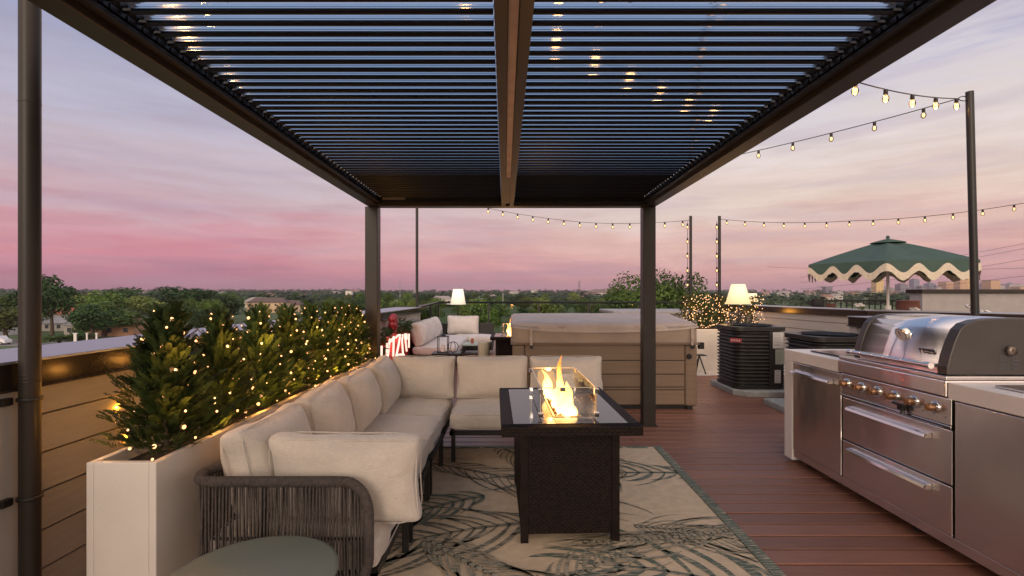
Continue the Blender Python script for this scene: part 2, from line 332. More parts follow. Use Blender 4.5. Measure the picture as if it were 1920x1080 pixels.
m = MB(); m.box(-1.45, 1.45, 5.30, 5.355, ZB+.03, ZB+.19); pp(m, 'end_gutter', BLACK)
m = MB(); m.box(-1.565, 1.565, -1.0, -.86, ZB, ZB+.2); pp(m, 'end_beam', BRONZEB, bevel=.004)
cbx = lambda y: .03-.0145*(y)       # centre beam drifts slightly
m = MB()
for (u0, u1, z0, z1) in ((-.066, -.022, ZB, ZB+.19), (.022, .066, ZB, ZB+.19), (-.022, .022, ZB+.02, ZB+.19)):
    vs = []
    for yy in (-.9, 5.355):
        for u, z in ((u0, z0), (u1, z0), (u1, z1), (u0, z1)): vs.append((cbx(yy)+u, yy, z))
    m.add(vs, [(0, 1, 2, 3), (4, 5, 6, 7), (0, 1, 5, 4), (1, 2, 6, 5), (2, 3, 7, 6), (3, 0, 4, 7)])
pp(m, 'centre_beam', BRONZEB)
m = MB()
vs = []
for yy in (.2, 4.1):
    for u, z in ((-.017, ZB+.013), (.017, ZB+.013), (.017, ZB+.0195), (-.017, ZB+.0195)): vs.append((cbx(yy)+u, yy, z))
m.add(vs, [(0, 1, 2, 3), (4, 5, 6, 7), (0, 1, 5, 4), (1, 2, 6, 5), (2, 3, 7, 6), (3, 0, 4, 7)]); pp(m, 'light_strip', mat('strip_diffuser', (.55, .42, .37), .5))
m = MB(); m.box(-1.38, -1.14, 5.285, 5.299, ZB+.055, ZB+.085); pp(m, 'nameplate', mat('plate', (.25, .2, .18), .4))
# louver blades: tilted plate with a rolled lower lip
TL = R(40); wv = .104
def blade(x0, x1, y, m, z=ZB+.085):
    prof = []
    c, s_ = math.cos(TL), math.sin(TL)
    pl = [(0, 0), (wv*.05, .0006), (wv*.17, .0006), (wv*.20, -.0010), (wv*.23, .0012), (wv*.40, .0018), (wv*.55, .0035), (wv, 0), (wv, -.003), (wv*.5, -.012), (.02, -.02), (.004, -.022), (-.008, -.016), (-.009, -.006)]
    for a, b in pl: prof.append(Vector((0, a*c-b*s_, a*s_+b*c)))
    m.prism(prof, (x0, y, z), (x1, y, z))
lv = {}
for s, (xa, xb) in ((-1, (-1.405, None)), (1, (None, 1.405))):
    k = 0; rest = MB(); y = .62
    while y < 5.24:
        a = xa if s == -1 else cbx(y)+.072; b = cbx(y)-.072 if s == -1 else xb
        if y < 1.66: blade(a, b, y, rest)
        else:
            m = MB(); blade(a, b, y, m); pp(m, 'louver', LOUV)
        y += .078
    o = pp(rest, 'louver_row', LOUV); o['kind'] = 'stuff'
# ------------------------------------------------------------------ planter + cypresses
pl = thing('planter_box', 'long cream planter box behind the sofa holding fairy-lit cypresses', 'planter', (-1.6, 3.6, 0))
m = MB(); y0, y1 = 2.02-3.6, 5.25-3.6; xa, xb = -.135, .15
m.box(xa, xa+.03, y0, y1, 0, .75); m.box(xb-.03, xb, y0, y1, 0, .75); m.box(xa+.03, xb-.03, y0, y0+.03, 0, .75); m.box(xa+.03, xb-.03, y1-.03, y1, 0, .75)
m.build('box_panels', WHITEP, pl, .004)
m = MB(); m.box(xa+.03, xb-.03, y0+.03, y1-.03, .55, .70); m.build('soil', mat('soil', (.03, .022, .015), .95, 0, .4, 30, .8, 60), pl)
def spray(m, o, d, ln, rnd, w=.011, sp=.011, lf=.42):
    d = d.normalized(); a = d.cross(Vector((0, 0, 1))).normalized()
    a = (a*math.cos(rnd.uniform(-.8, .8))+a.cross(d)*rnd.uniform(-.7, .7)).normalized(); n = max(6, int(ln/sp))
    for i in range(n):
        t = i/n; p = o+d*ln*t+Vector((0, 0, -.02*t*t)); L_ = ln*lf*(1-t*.75)*rnd.uniform(.7, 1.1)
        for s in (-1, 1):
            q = (d*.75+a*s*.75+Vector((rnd.uniform(-.25, .25), rnd.uniform(-.25, .25), rnd.uniform(-.1, .3)))).normalized(); sd = q.cross(a.cross(d)).normalized()*w*.5*rnd.uniform(.7, 1.4)
            e = p+q*L_; mid = p+q*L_*.5
            m.add([p, mid+sd, e, mid-sd], [(0, 1, 2, 3)])
def cyp_mesh(seed, h=.67, R0=.205):
    rnd = random.Random(seed); m = MB(); bl = []
    for i in range(860):
        t = .05+.95*rnd.random()**1.05; ang = rnd.uniform(0, 2*math.pi)
        rr = R0*(1-t**1.2)*(.84+.26*math.sin(ang*3+seed+t*9))*(.75+.25*min(1, t*6))+.014; k = rnd.uniform(.3, .9) if rnd.random() < .9 else rnd.uniform(.9, 1.05)
        o = Vector((math.cos(ang)*rr*k, math.sin(ang)*rr*k, t*h*.9)); d = Vector((math.cos(ang), math.sin(ang), rnd.uniform(.3, 1.3)+t*1.2))
        spray(m, o, d, rnd.uniform(.05, .15)*(1-.15*t), rnd, .0085, .0065, .30)
    for i in range(46):
        t = (i+rnd.random())/46; t = t**1.1*.97; ang = i*2.4+rnd.uniform(-.5, .5); rr = (R0*(1-t**1.2)*(.84+.26*math.sin(ang*3+seed+t*9))+.05)*rnd.uniform(.75, 1.02)
        bl.append(Vector((math.cos(ang)*rr, math.sin(ang)*rr, t*h*.95+.03)))
    return m, bl
CORE = mat('cypress_stem', (.02, .02, .01), .95)
protos = []
for sd in (1, 2, 3):
    m, bl = cyp_mesh(sd); me = m.build('foliage', CYP); col.objects.unlink(me); protos.append((me.data, bl))
bulbm = MB(); bulbm.ball((0, 0, 0), .0048, 6, 4); bo = bulbm.build('bulb', WARM); col.objects.unlink(bo); BULB = bo.data
ORD = ['first', 'second', 'third', 'fourth', 'fifth', 'sixth', 'seventh', 'eighth']
ty = [2.3, 2.72, 3.13, 3.53, 3.93, 4.33, 4.72, 5.06]
for i, y in enumerate(ty):
    rnd = random.Random(50+i); me, bl = protos[i % 3]; rz = rnd.uniform(0, 6.28); sc = (1.03, .98, 1.0, .98, 1.0, .98, .97, .94)[i]
    lab = ORD[i]+' cypress from the near end of the cream planter' if 0 < i < 7 else ('large cypress nearest the camera at the front end of the planter' if i == 0 else 'last cypress in the planter beside the left pergola post')
    t = thing('cypress_tree', lab, 'tree', (-1.6, y, .70), 'fairy-lit cypresses in the planter', rz)
    o = bpy.data.objects.new('foliage', me); col.objects.link(o); o.parent = t; o.scale = (sc*(1.12 if i == 0 else 1), sc*(1.12 if i == 0 else 1), sc)
    m = MB(); m.tube([(0, 0, -.05), (0.005, 0, .3), (0, .005, .6*sc)], [.014, .009, .003], 6); m.build('trunk', BARK, t)
    g = thing('fairy_lights', 'warm fairy lights wound round the '+(lab.split(' cypress')[0])+' cypress of the planter', 'fairy lights', (-1.6, y, .70), 'fairy lights on the planter cypresses', rz)
    pts = [b*sc for b in bl]; wm = MB(); wm.tube([p*.97 for p in pts], .0012, 3, False); wm.build('wire', WIRE, g)
    for b in pts:
        c = bpy.data.objects.new('bulb', BULB); col.objects.link(c); c.parent = g; c.location = b
        k_ = rnd.choice((.8, 1, 1.2, 1.5, 2.0)); c.scale = (k_,)*3
    for q in ((.13, .17, .12), (.16, -.15, .22), (-.12, .0, .32), (.11, -.12, .46), (-.17, -.12, .15)):
        point(-1.6+q[0]*1.12, y+q[1], .70+q[2], .75, (1, .42, .07), .014)
for q in ((-2.15, 2.70, .82), (-2.13, 3.15, .88), (-2.08, 3.7, .85), (-2.15, 2.76, .64)): point(*q, 1.2, (1, .36, .02), .008)
# ------------------------------------------------------------------ cushions
def cushion(w, d, h, puff=.06, seed=0, n=12, r=.05, sag=0, pinch=1.0):
    """box w(x) d(y) h(z) centred, rounded, puffed, wrinkled"""
    bm = bmesh.new(); bmesh.ops.create_cube(bm, size=2); bmesh.ops.subdivide_edges(bm, edges=bm.edges, cuts=n, use_grid_fill=True)
    S3 = Vector((w/2, d/2, h/2)); rnd = random.Random(seed); off = Vector((seed*3.1, seed*1.7, 0))
    for v in bm.verts:
        c = v.co.copy(); p = Vector([c[i]*S3[i] for i in range(3)])
        q = Vector([max(-(S3[i]-r), min(S3[i]-r, p[i])) for i in range(3)]); dd = p-q
        if dd.length > 1e-6: p = q+dd.normalized()*r*min(1, dd.length/r*1.0) if dd.length > r else q+dd
        mi = min(range(3), key=lambda i: S3[i]); o = [i for i in range(3) if i != mi]
        b = (1-abs(c[o[0]])**2.4)*(1-abs(c[o[1]])**2.4)
        p[mi] += puff*b*c[mi]
        cor = (abs(c[o[0]])*abs(c[o[1]]))**4
        for k in o: p[k] *= 1-.045*(1-abs(c[o[1] if k == o[0] else o[0]])**2)*pinch+.02*cor*pinch
        nn = noise.noise(Vector((p.x*6, p.y*6, p.z*6))+off)*.012+noise.noise(p*15+off)*.005+abs(noise.noise(p*9+off*2))*-.006
        p += v.normal*nn*1.2 if v.normal.length else Vector()
        p.z -= sag*(1-c.x*c.x)*max(0, c.z)
        v.co = p
    me = bpy.data.meshes.new('cushion'); bm.to_mesh(me); bm.free()
    for f in me.polygons: f.use_smooth = True
    return me
def piping(w, d, h, r, face, rad=.0032, pinch=1.0):
    pts = []
    mi = min(range(3), key=lambda i: (w, d, h)[i]); dims = [w/2, d/2, h/2]; o = [i for i in range(3) if i != mi]
    for k in range(48):
        a = 2*math.pi*k/47; c, s = math.cos(a), math.sin(a); e = 6
        den = (abs(c)**e+abs(s)**e)**(1/e); v = [0, 0, 0]
        cc, ss = c/den, s/den; cor = (abs(cc)*abs(ss))**4
        v[o[0]] = cc*(dims[o[0]]-.004)*(1-.045*(1-ss*ss)*pinch+.02*cor*pinch); v[o[1]] = ss*(dims[o[1]]-.004)*(1-.045*(1-cc*cc)*pinch+.02*cor*pinch); v[mi] = face*(dims[mi]-r*.35); pts.append(v)
    m = MB(); m.tube(pts, rad, 5, False); return m
def put_cushion(name, parent, w, d, h, loc, rot=(0, 0, 0), seed=0, puff=.04, mt=None, r=.05, label=None, sag=0):
    me = cushion(w, d, h, puff, seed, 14, r, sag, .25 if name == 'seat_cushion' else 1.1); me.materials.append(mt or FAB); o = bpy.data.objects.new(name, me); col.objects.link(o); o.location = loc; o.rotation_euler = rot
    if parent: o.parent = parent
    sm = o.modifiers.new('s', 'SUBSURF'); sm.levels = 1; sm.render_levels = 1
    for f in (-1, 1):
        q = piping(w, d, h, r, f, pinch=.25 if name == 'seat_cushion' else 1.1).build('piping', mt or FAB, o)
    return o
# ------------------------------------------------------------------ sectional sofa
sf = thing('sectional_sofa', 'L-shaped beige sectional sofa with woven rope arm under the pergola', 'sofa', (0, 0, 0))
sx0, sx1 = -1.30, -.55
ys = [2.06, 2.80, 3.49, 4.18, 4.90]
for i in range(4):
    a, b = ys[i], ys[i+1]
    w = sx1-sx0-.02
    put_cushion('seat_cushion', sf, w-.03 if i else w, b-a-.008, .15, ((sx0+sx1)/2+(.0 if i else .0), (a+b)/2, .352 if i else .345), seed=i+1, puff=.022, r=.045)
for i, (a, b) in enumerate(((-.54, .163), (.163, .875))):
    put_cushion('seat_cushion', sf, b-a-.008, .72, .15, ((a+b)/2, 4.54, .352), seed=10+i, puff=.022, r=.045)
for i in range(4):
    a, b = ys[i], ys[i+1]
    if i == 0: a += .06
    put_cushion('back_cushion', sf, .13, b-a-.03, (.43, .45, .44, .45)[i], (sx0+.11+.01*(i == 0), (a+b)/2, .63-.006*i), (0, R(-13), R((0, 5, 3, 5)[i])), seed=20+i, puff=.10, r=.055, sag=0)
for i, (a, b) in enumerate(((-1.17, -.54), (-.54, .163), (.163, .875))):
    put_cushion('back_cushion', sf, b-a-.006, .17, .42, ((a+b)/2, 4.80, .63), (R(-12), 0, 0), seed=30+i, puff=.07, r=.055, sag=.012)
m = MB()
def frame(m, x0, x1, y0, y1):
    for xx in (x0, x1-.035): m.box(xx, xx+.035, y0, y1, .235, .272)
    for yy in (y0, y1-.035): m.box(x0, x1, yy, yy+.035, .236, .271)
for i in range(4): frame(m, sx0, sx1-.02, ys[i]+.01, ys[i+1]-.01)
frame(m, -.53, .155, 4.2, 4.9); frame(m, .17, .87, 4.2, 4.9)
m.build('frame', BLACK, sf)
for (x, y) in [(sx1-.04, 2.11), (sx1-.04, 2.75), (sx1-.04, 2.86), (sx1-.04, 3.44), (sx1-.04, 3.55), (sx1-.04, 4.12), (-.50, 4.23), (.12, 4.23), (.2, 4.23), (.84, 4.23), (.84, 4.86), (-1.27, 4.86), (-1.27, 2.1), (-1.27, 3.5)]:
    m = MB(); m.box(x-.017, x+.017, y-.017, y+.017, .004, .245); m.build('leg', BLACK, sf, .002)
# rope back along left and far sides (behind cushions), rope arm at near end
def rope_panel(path, z0, z1, spacing, rfr, mrope, mfr, rr=.0047):
    pts = [Vector((*p, 0)) for p in path]; seg = [(pts[i+1]-pts[i]).length for i in range(len(pts)-1)]; tot = sum(seg); s = .01
    while s < tot:
        q = s; i = 0
        while i < len(seg)-1 and q > seg[i]: q -= seg[i]; i += 1
        p = pts[i].lerp(pts[i+1], q/seg[i]); j = random.uniform(-.002, .002)
        mrope.tube([(p.x+j, p.y-.004, z0), (p.x-j, p.y+.002, (z0+z1)/2), (p.x+j, p.y-.003, z1)], rr, 5, False); s += spacing*random.uniform(.82, 1.18)
mr_, mf_ = MB(), MB()
zt, zb = .665, .275
armx = -.62
# arm: frame tube loop (top, rounded front corner, down to the base)
top = [(-1.27, 2.32, zt-.0)]
for k in range(7):
    a = R(90*k/6); top.append((-1.27+.09-.09*math.cos(a)-.06, 2.14-.11*math.sin(a)+.01, zt))
arc = [(-1.1+.1*k, 2.04, zt) for k in range(5)]
cr = []
for k in range(9):
    a = R(90*k/8); cr.append((armx-.10+.10*math.sin(a)+.03, 2.04, zt-.13+.13*math.cos(a)))
loop = top+arc+cr+[(armx+.03, 2.04, .42), (armx+.03, 2.04, .34), (armx+.015, 2.04, .285), (armx-.02, 2.04, .262), (-1.1, 2.04, .258), (-1.28, 2.06, .258)]
mf_.tube(loop, .020, 10)
mf_.tube([(-1.33, 2.14, zt), (-1.32, 2.5, zt), (-1.32, 4.9, zt-.0)], .019, 8)
# rope wraps on the rim
for k in range(len(loop)-1):
    a, b = Vector(loop[k]), Vector(loop[k+1]); n = max(1, int((b-a).length/.0085))
    for j in range(n):
        p = a.lerp(b, (j+.5)/n); dd = (b-a).normalized()*.0024
        mf_.tube([p-dd, p+dd], .0226, 9, True)
mf_.build('arm_rim', ROPE, sf)
x = -1.27
while x < armx+.015:
    ztop = zt if x < armx-.07 else zt-.13+.13*math.sqrt(max(0, 1-((x-(armx-.07))/.10)**2))
    j = random.uniform(-.003, .003); yy = 2.035
    mr_.tube([(x+j, yy, .262), (x, yy-.005+j, .46), (x-j, yy, ztop)], .0044, 5, False)
    if random.random() < .4: mr_.tube([(x+.004-j, yy+.014, .262), (x+.006, yy+.016, .46), (x+.002, yy+.012, ztop)], .0048, 5, False)
    x += .0142
rope_panel([(-1.29, 2.05), (-1.335, 2.14), (-1.32, 4.9)], .26, zt, .021, 0, mr_, mf_)
mr_.build('rope_weave', ROPE, sf)
m = MB(); m.tube([(-1.27, 2.052, .425), (armx+.03, 2.052, .425)], .007, 6); m.tube([(-1.03, 2.056, .26), (-1.03, 2.056, .66)], .012, 6); m.build('arm_stay', BLACK, sf)
ap = put_cushion('cushion', None, .69, .13, .40, (-.745, 2.24, .612), (R(5), R(0), R(-2)), seed=77, puff=.06, r=.055)
tag(ap, 'plump beige side cushion leaning against the woven rope arm', 'cushion')
# ------------------------------------------------------------------ side table
st = thing('side_table', 'round sage green side table beside the rope sofa arm', 'table', (-.87, 1.66, 0))
m = MB(); m.lathe([(.262, .478), (.272, .482), (.275, .49), (.272, .498), (.262, .5)], n=72); m.build('tabletop', TEAL, st)
m = MB(); m.lathe([(.03, .012), (.03, .477)], n=20); m.build('stem', TEAL, st); m = MB(); m.lathe([(.18, 0), (.18, .01), (.03, .02)], n=40); m.build('base', TEAL, st)
# ------------------------------------------------------------------ rug with palm fronds
rg = thing('rug', 'cream outdoor rug with dark green palm fronds under the fire table', 'rug', (0, 0, 0))
m = MB(); m.box(-1.18, 1.385, 1.55, 4.62, .001, .008); m.build('rug_base', RUGB, rg)
def rug_leaf_mat(name, c, thr):
    mm = mat(name, c, .95, 0, .3, 60, .3, 300, (.6, 6, 1)); t = mm.node_tree; o = [k for k in t.nodes if k.type == 'OUTPUT_MATERIAL'][0]; b = t.nodes['Principled BSDF']
    tcn = t.nodes.new('ShaderNodeTexCoord'); mp = t.nodes.new('ShaderNodeMapping'); mp.inputs['Scale'].default_value = (9, 130, 1); t.links.new(tcn.outputs['Object'], mp.inputs[0])
    n = t.nodes.new('ShaderNodeTexNoise'); n.inputs['Scale'].default_value = 1; n.inputs['Detail'].default_value = 3; t.links.new(mp.outputs[0], n.inputs[0])
    g = t.nodes.new('ShaderNodeMath'); g.operation = 'GREATER_THAN'; g.inputs[1].default_value = thr; t.links.new(n.outputs[0], g.inputs[0])
    mx = t.nodes.new('ShaderNodeMix'); mx.data_type = 'RGBA'; cr = [k for k in t.nodes if k.type == 'VALTORGB'][0]
    t.links.new(g.outputs[0], mx.inputs[0]); t.links.new(cr.outputs[0], mx.inputs[6]); mx.inputs[7].default_value = (.42, .37, .28, 1); t.links.new(mx.outputs[2], b.inputs['Base Color'])
    return mm
RL1 = rug_leaf_mat('rug_green', (.10, .14, .115), .55); RL2 = rug_leaf_mat('rug_grey_green', (.17, .18, .135), .48); RL3 = rug_leaf_mat('rug_dark', (.115, .118, .09), .53)
def frond(m, base, ang, ln, bend, n, lw, ll, z, sp=1.0):
    p = Vector(base); a = ang; st_ = ln/n; pts = []
    for i in range(n): pts.append((p.copy(), a)); p = p+Vector((math.cos(a), math.sin(a)))*st_; a += bend/n
    def clipadd(v):
        if all(-1.15 < q[0] < 1.35 and 1.57 < q[1] < 4.58 for q in v): m.add([(q[0], q[1], z) for q in v], [tuple(range(len(v)))])
    for i, (p, a) in enumerate(pts[:-1]):
        w = .016*(1-i/n)+.004; q = pts[i+1][0]; s = Vector((-math.sin(a), math.cos(a)))*w
        clipadd([p+s, q+s, q-s, p-s])
        t = i/n; L_ = ll*(math.sin(math.pi*(.12+.8*t))**.7)
        for sd in (-1, 1):
            aa = a+sd*(1.2-.6*t)*sp+random.uniform(-.16, .16); c = p.copy(); K = 9; prev = None; L_ *= random.uniform(.6, 1.2); wr = lw*random.uniform(.42, .85)
            for k in range(K+1):
                u = k/K; ww = wr*math.sin(math.pi*min(1, (.10+.88*u)))**.8*.5; d = Vector((math.cos(aa), math.sin(aa))); s2 = Vector((-d.y, d.x))*ww
                cur = (c+s2, c-s2)
                if prev: clipadd([prev[0], cur[0], cur[1], prev[1]])
                prev = cur; c = c+d*(L_/K); aa -= sd*.11
m1, m2, m3 = MB(), MB(), MB(); Z0 = .0095
frond(m1, (1.42, 3.95), R(176), 1.5, R(22), 15, .058, .62, Z0, 1.0)
frond(m2, (.75, 3.05), R(-8), .9, R(-30), 26, .022, .62, Z0+.0006, .8)
frond(m1, (1.42, 2.2), R(140), 1.3, R(45), 11, .075, .62, Z0+.0012)
frond(m3, (-.75, 4.2), R(-22), 1.6, R(-22), 20, .024, .7, Z0+.0018, .75)
frond(m3, (.2, 3.1), R(186), 1.3, R(38), 18, .04, .75, Z0+.0024, .9)
frond(m2, (.1, 2.2), R(60), .9, R(-40), 14, .03, .4, Z0+.003)
frond(m3, (-1.0, 1.95), R(4), 1.3, R(22), 11, .045, .6, Z0+.0036, .85)
frond(m1, (-.2, 3.5), R(205), .9, R(30), 12, .045, .45, Z0+.0042)
frond(m1, (1.15, 1.7), R(165), 1.3, R(-30), 11, .065, .55, Z0+.0048)
frond(m2, (1.35, 3.0), R(196), 1.0, R(-14), 24, .02, .45, Z0+.0054, .7)
frond(m2, (.7, 4.55), R(-80), 1.0, R(-30), 20, .026, .5, Z0+.0066, .8)
frond(m2, (-.5, 2.9), R(-50), 1.2, R(30), 22, .026, .5, Z0+.0072, .8)
frond(m3, (-.1, 4.6), R(-60), .9, R(40), 16, .03, .5, Z0+.006)
m1.build('green_fronds', RL1, rg); m2.build('pale_fronds', RL2, rg); m3.build('dark_fronds', RL3, rg)
m = MB(); m.box(1.32, 1.385, 1.55, 4.62, .0082, .0168); m.box(-1.18, 1.32, 4.585, 4.62, .0082, .0168); m.build('border', RL1, rg)
# ------------------------------------------------------------------ wicker helper
def weave(m, o, u, v, n, w, h, cu, cv, dep=.004):
    """o corner, u,v unit dirs, n outward normal"""
    o, u, v, n = Vector(o), Vector(u), Vector(v), Vector(n); nu = max(1, int(w/cu)); nv = max(1, int(h/cv)); cu = w/nu; cv = h/nv
    for j in range(nv):
        for i in range(-1, nu+1):
            a = (i+(.5 if j % 2 else 0))*cu; b = a+cu; a = max(0, a); b = min(w, b)
            if b-a < cu*.2: continue
            g = .12*cu; y0, y1 = j*cv+cv*.08, (j+1)*cv-cv*.08; ym = (y0+y1)/2; xs = [a+.02*cu, a+g, b-g, b-.02*cu]; hs = [0, dep, dep, 0]
            vs = []
            for yy, f in ((y0, .25), (ym, 1), (y1, .25)):
                for xx, hh in zip(xs, hs): vs.append(o+u*xx+v*yy+n*hh*f)
            m.add(vs, [(0, 1, 5, 4), (1, 2, 6, 5), (2, 3, 7, 6), (4, 5, 9, 8), (5, 6, 10, 9), (6, 7, 11, 10)], True)
# ------------------------------------------------------------------ fire pit table
def fire_table(loc, rz, label, W_=.79, Ln=1.15, flameside=0):
    t = thing('fire_pit_table', label, 'fire table', loc, None, rz)
    hx, hy = W_/2, Ln/2; zt = .69; bx, by0, by1 = .285, -hy+.09, hy-.12
    m = MB(); m.box(-bx+.006, bx-.006, by0+.006, by1-.006, .05, zt-.05)
    for (sx, sy) in ((-1, 0), (1, 0), (-1, 1), (1, 1)):
        x = sx*(bx-.022); y = (by0+.022) if sy == 0 else (by1-.022); m.box(x-.022, x+.022, y-.022, y+.022, 0, zt-.05)
    weave(m, (-bx+.045, by0+.005, .055), (1, 0, 0), (0, 0, 1), (0, -1, 0), 2*bx-.09, zt-.11, .03, .0125)
    weave(m, (-bx+.005, by1-.03, .055), (0, -1, 0), (0, 0, 1), (-1, 0, 0), by1-by0-.06, zt-.11, .03, .0125)
    weave(m, (bx-.005, by0+.03, .055), (0, 1, 0), (0, 0, 1), (1, 0, 0), by1-by0-.06, zt-.11, .03, .0125)
    m.build('wicker_base', WICK, t)
    m = MB(); rim = .065
    m.box(-hx, hx, -hy, -hy+rim, zt-.055, zt-.004); m.box(-hx, hx, hy-rim, hy, zt-.055, zt-.004); m.box(-hx, -hx+rim, -hy+rim, hy-rim, zt-.055, zt-.004); m.box(hx-rim, hx, -hy+rim, hy-rim, zt-.055, zt-.004)
    m.box(-hx+rim, hx-rim, -hy+rim, hy-rim, zt-.055, zt-.03)
    weave(m, (-hx, -hy+.001, zt-.053), (1, 0, 0), (0, 0, 1), (0, -1, 0), 2*hx, .048, .034, .0125)
    weave(m, (-hx, -hy, zt-.005), (1, 0, 0), (0, 1, 0), (0, 0, 1), 2*hx, rim, .03, .0125)
    weave(m, (-hx, hy-rim, zt-.005), (1, 0, 0), (0, 1, 0), (0, 0, 1), 2*hx, rim, .03, .0125)
    weave(m, (-hx, -hy+rim, zt-.005), (0, 1, 0), (1, 0, 0), (0, 0, 1), 2*hy-2*rim, rim, .03, .0125)
    weave(m, (hx-rim, -hy+rim, zt-.005), (0, 1, 0), (1, 0, 0), (0, 0, 1), 2*hy-2*rim, rim, .03, .0125)
    weave(m, (-hx+.001, hy, zt-.053), (0, -1, 0), (0, 0, 1), (-1, 0, 0), 2*hy, .048, .034, .0125)
    m.build('wicker_rim', WICK, t)
    gx, gy0, gy1 = .165, -.42, .355
    m = MB(); bxx = .085   # glass top as four pieces around the burner
    m.box(-hx+rim+.002, -bxx, -hy+rim+.002, hy-rim-.002, zt-.028, zt); m.box(bxx, hx-rim-.002, -hy+rim+.002, hy-rim-.002, zt-.028, zt)
    m.box(-bxx+.0005, bxx-.0005, -hy+rim+.002, gy0+.05, zt-.028, zt); m.box(-bxx+.0005, bxx-.0005, gy1-.05, hy-rim-.002, zt-.028, zt)
    m.build('glass_top', GLASSTOP, t, .001)
    m = MB(); b0, b1 = gy0+.052, gy1-.052
    for (xa, xb, ya, yb) in ((-bxx, -bxx+.012, b0, b1), (bxx-.012, bxx, b0, b1), (-bxx+.012, bxx-.012, b0, b0+.012), (-bxx+.012, bxx-.012, b1-.012, b1)): m.box(xa+.001, xb-.001, ya, yb, zt-.028, zt+.006)
    m.box(-.012, .012, b0+.05, b1-.05, zt-.012, zt-.004); m.build('burner_tray', mat('tray_steel', (.6, .45, .3), .25, 1), t)
    rnd = random.Random(5); m = MB()
    for i in range(320):
        c = (rnd.uniform(-.068, .068), rnd.uniform(b0+.02, b1-.02), zt-.02+rnd.uniform(0, .022)); r = rnd.uniform(.006, .012)
        a = rnd.uniform(0, 3); M_ = Matrix.Translation(c) @ Matrix.Rotation(a, 4, 'X') @ Matrix.Rotation(a*2, 4, 'Y')
        m.box(-r, r, -r*.7, r*.7, -r*.8, r*.8, M_)
    o = m.build('fire_glass', mat('fire_glass', (.25, .12, .05), .1, .3, .6, 60), t); o['kind'] = 'stuff'
    # glass guard: four panes with corner clips
    z0, z1 = zt+.008, zt+.185
    for (xa, xb, ya, yb) in ((-gx, gx, gy0, gy0+.006), (-gx, gx, gy1-.006, gy1), (-gx, -gx+.006, gy0+.007, gy1-.007), (gx-.006, gx, gy0+.007, gy1-.007)):
        m = MB(); m.box(xa, xb, ya, yb, z0, z1); g = m.build('glass_panel', GLASS2, t)
        m = MB()
        if xb-xa > yb-ya: m.box(xa, xb, ya-.001, yb+.001, z1, z1+.003)
        else: m.box(xa-.001, xb+.001, ya, yb, z1, z1+.003)
        for (ex, ey) in ((xa, ya), (xb, yb)):
            ex += .0; m.box(ex-.002, ex+.002, ey-.002, ey+.002, z0, z1)
        m.build('pane_edge', EDGE, g)
    m = MB()
    for xx in (-gx, gx):
        for yy in (gy0, gy1):
            for zz_ in (z0+.008, z1-.03):
                m.box(xx-.014, xx+.014, yy-.014, yy+.014, zz_, zz_+.026)
    for yy in (gy0, gy1): m.box(-.05, -.02, yy-.01, yy+.01, z1-.02, z1+.004)
    m.build('corner_clips', CHROME, t, .002)
    # flames
    def tongue(m, bx_, by_, bz, h, w, lean, seed):
        rn = random.Random(seed); pts = []; K = 14; rad = []
        for k in range(K+1):
            u = k/K; pts.append((bx_+lean*u*u*h+.014*math.sin(u*7+seed)*u, by_+.012*math.sin(u*5+seed*2), bz+h*u)); rad.append(max(.0006, w*(math.sin(math.pi*min(1, .28+.72*u))**.9)*(1+.18*math.sin(u*11+seed*3))))
        m.tube(pts, rad, 10, True)
    m = MB()
    for a in ((.0, -.34, .0, .10, .034, .15, 1), (.035, -.30, .0, .15, .036, -.25, 2), (-.03, -.27, .0, .13, .034, .2, 3), (.01, -.22, 0, .20, .040, .1, 4), (.03, -.12, 0, .16, .036, -.1, 5), (-.035, -.08, 0, .13, .032, .1, 6),
              (.0, .0, 0, .12, .030, .2, 7), (-.03, .12, 0, .16, .032, -.3, 8), (-.045, .2, 0, .21, .034, -.25, 9), (.01, .22, 0, .13, .03, .1, 10), (-.02, -.17, 0, .36, .030, .03, 12), (-.06, .16, 0, .12, .026, -.3, 13)):
        tongue(m, a[0], a[1], zt-.012, a[3], a[4], a[5], a[6])
    m.build('flame', FLAME, t)
    c, s = math.cos(rz), math.sin(rz)
    for (q, e) in (((0, -.22, .82), 5.5), ((-.02, .17, .84), 3.5)):
        point(loc[0]+q[0]*c-q[1]*s, loc[1]+q[0]*s+q[1]*c, q[2]+.05, e, (1, .45, .12), .05)
    return t
EDGE = mat('pane_edge', (.75, .62, .45), .25, .3)
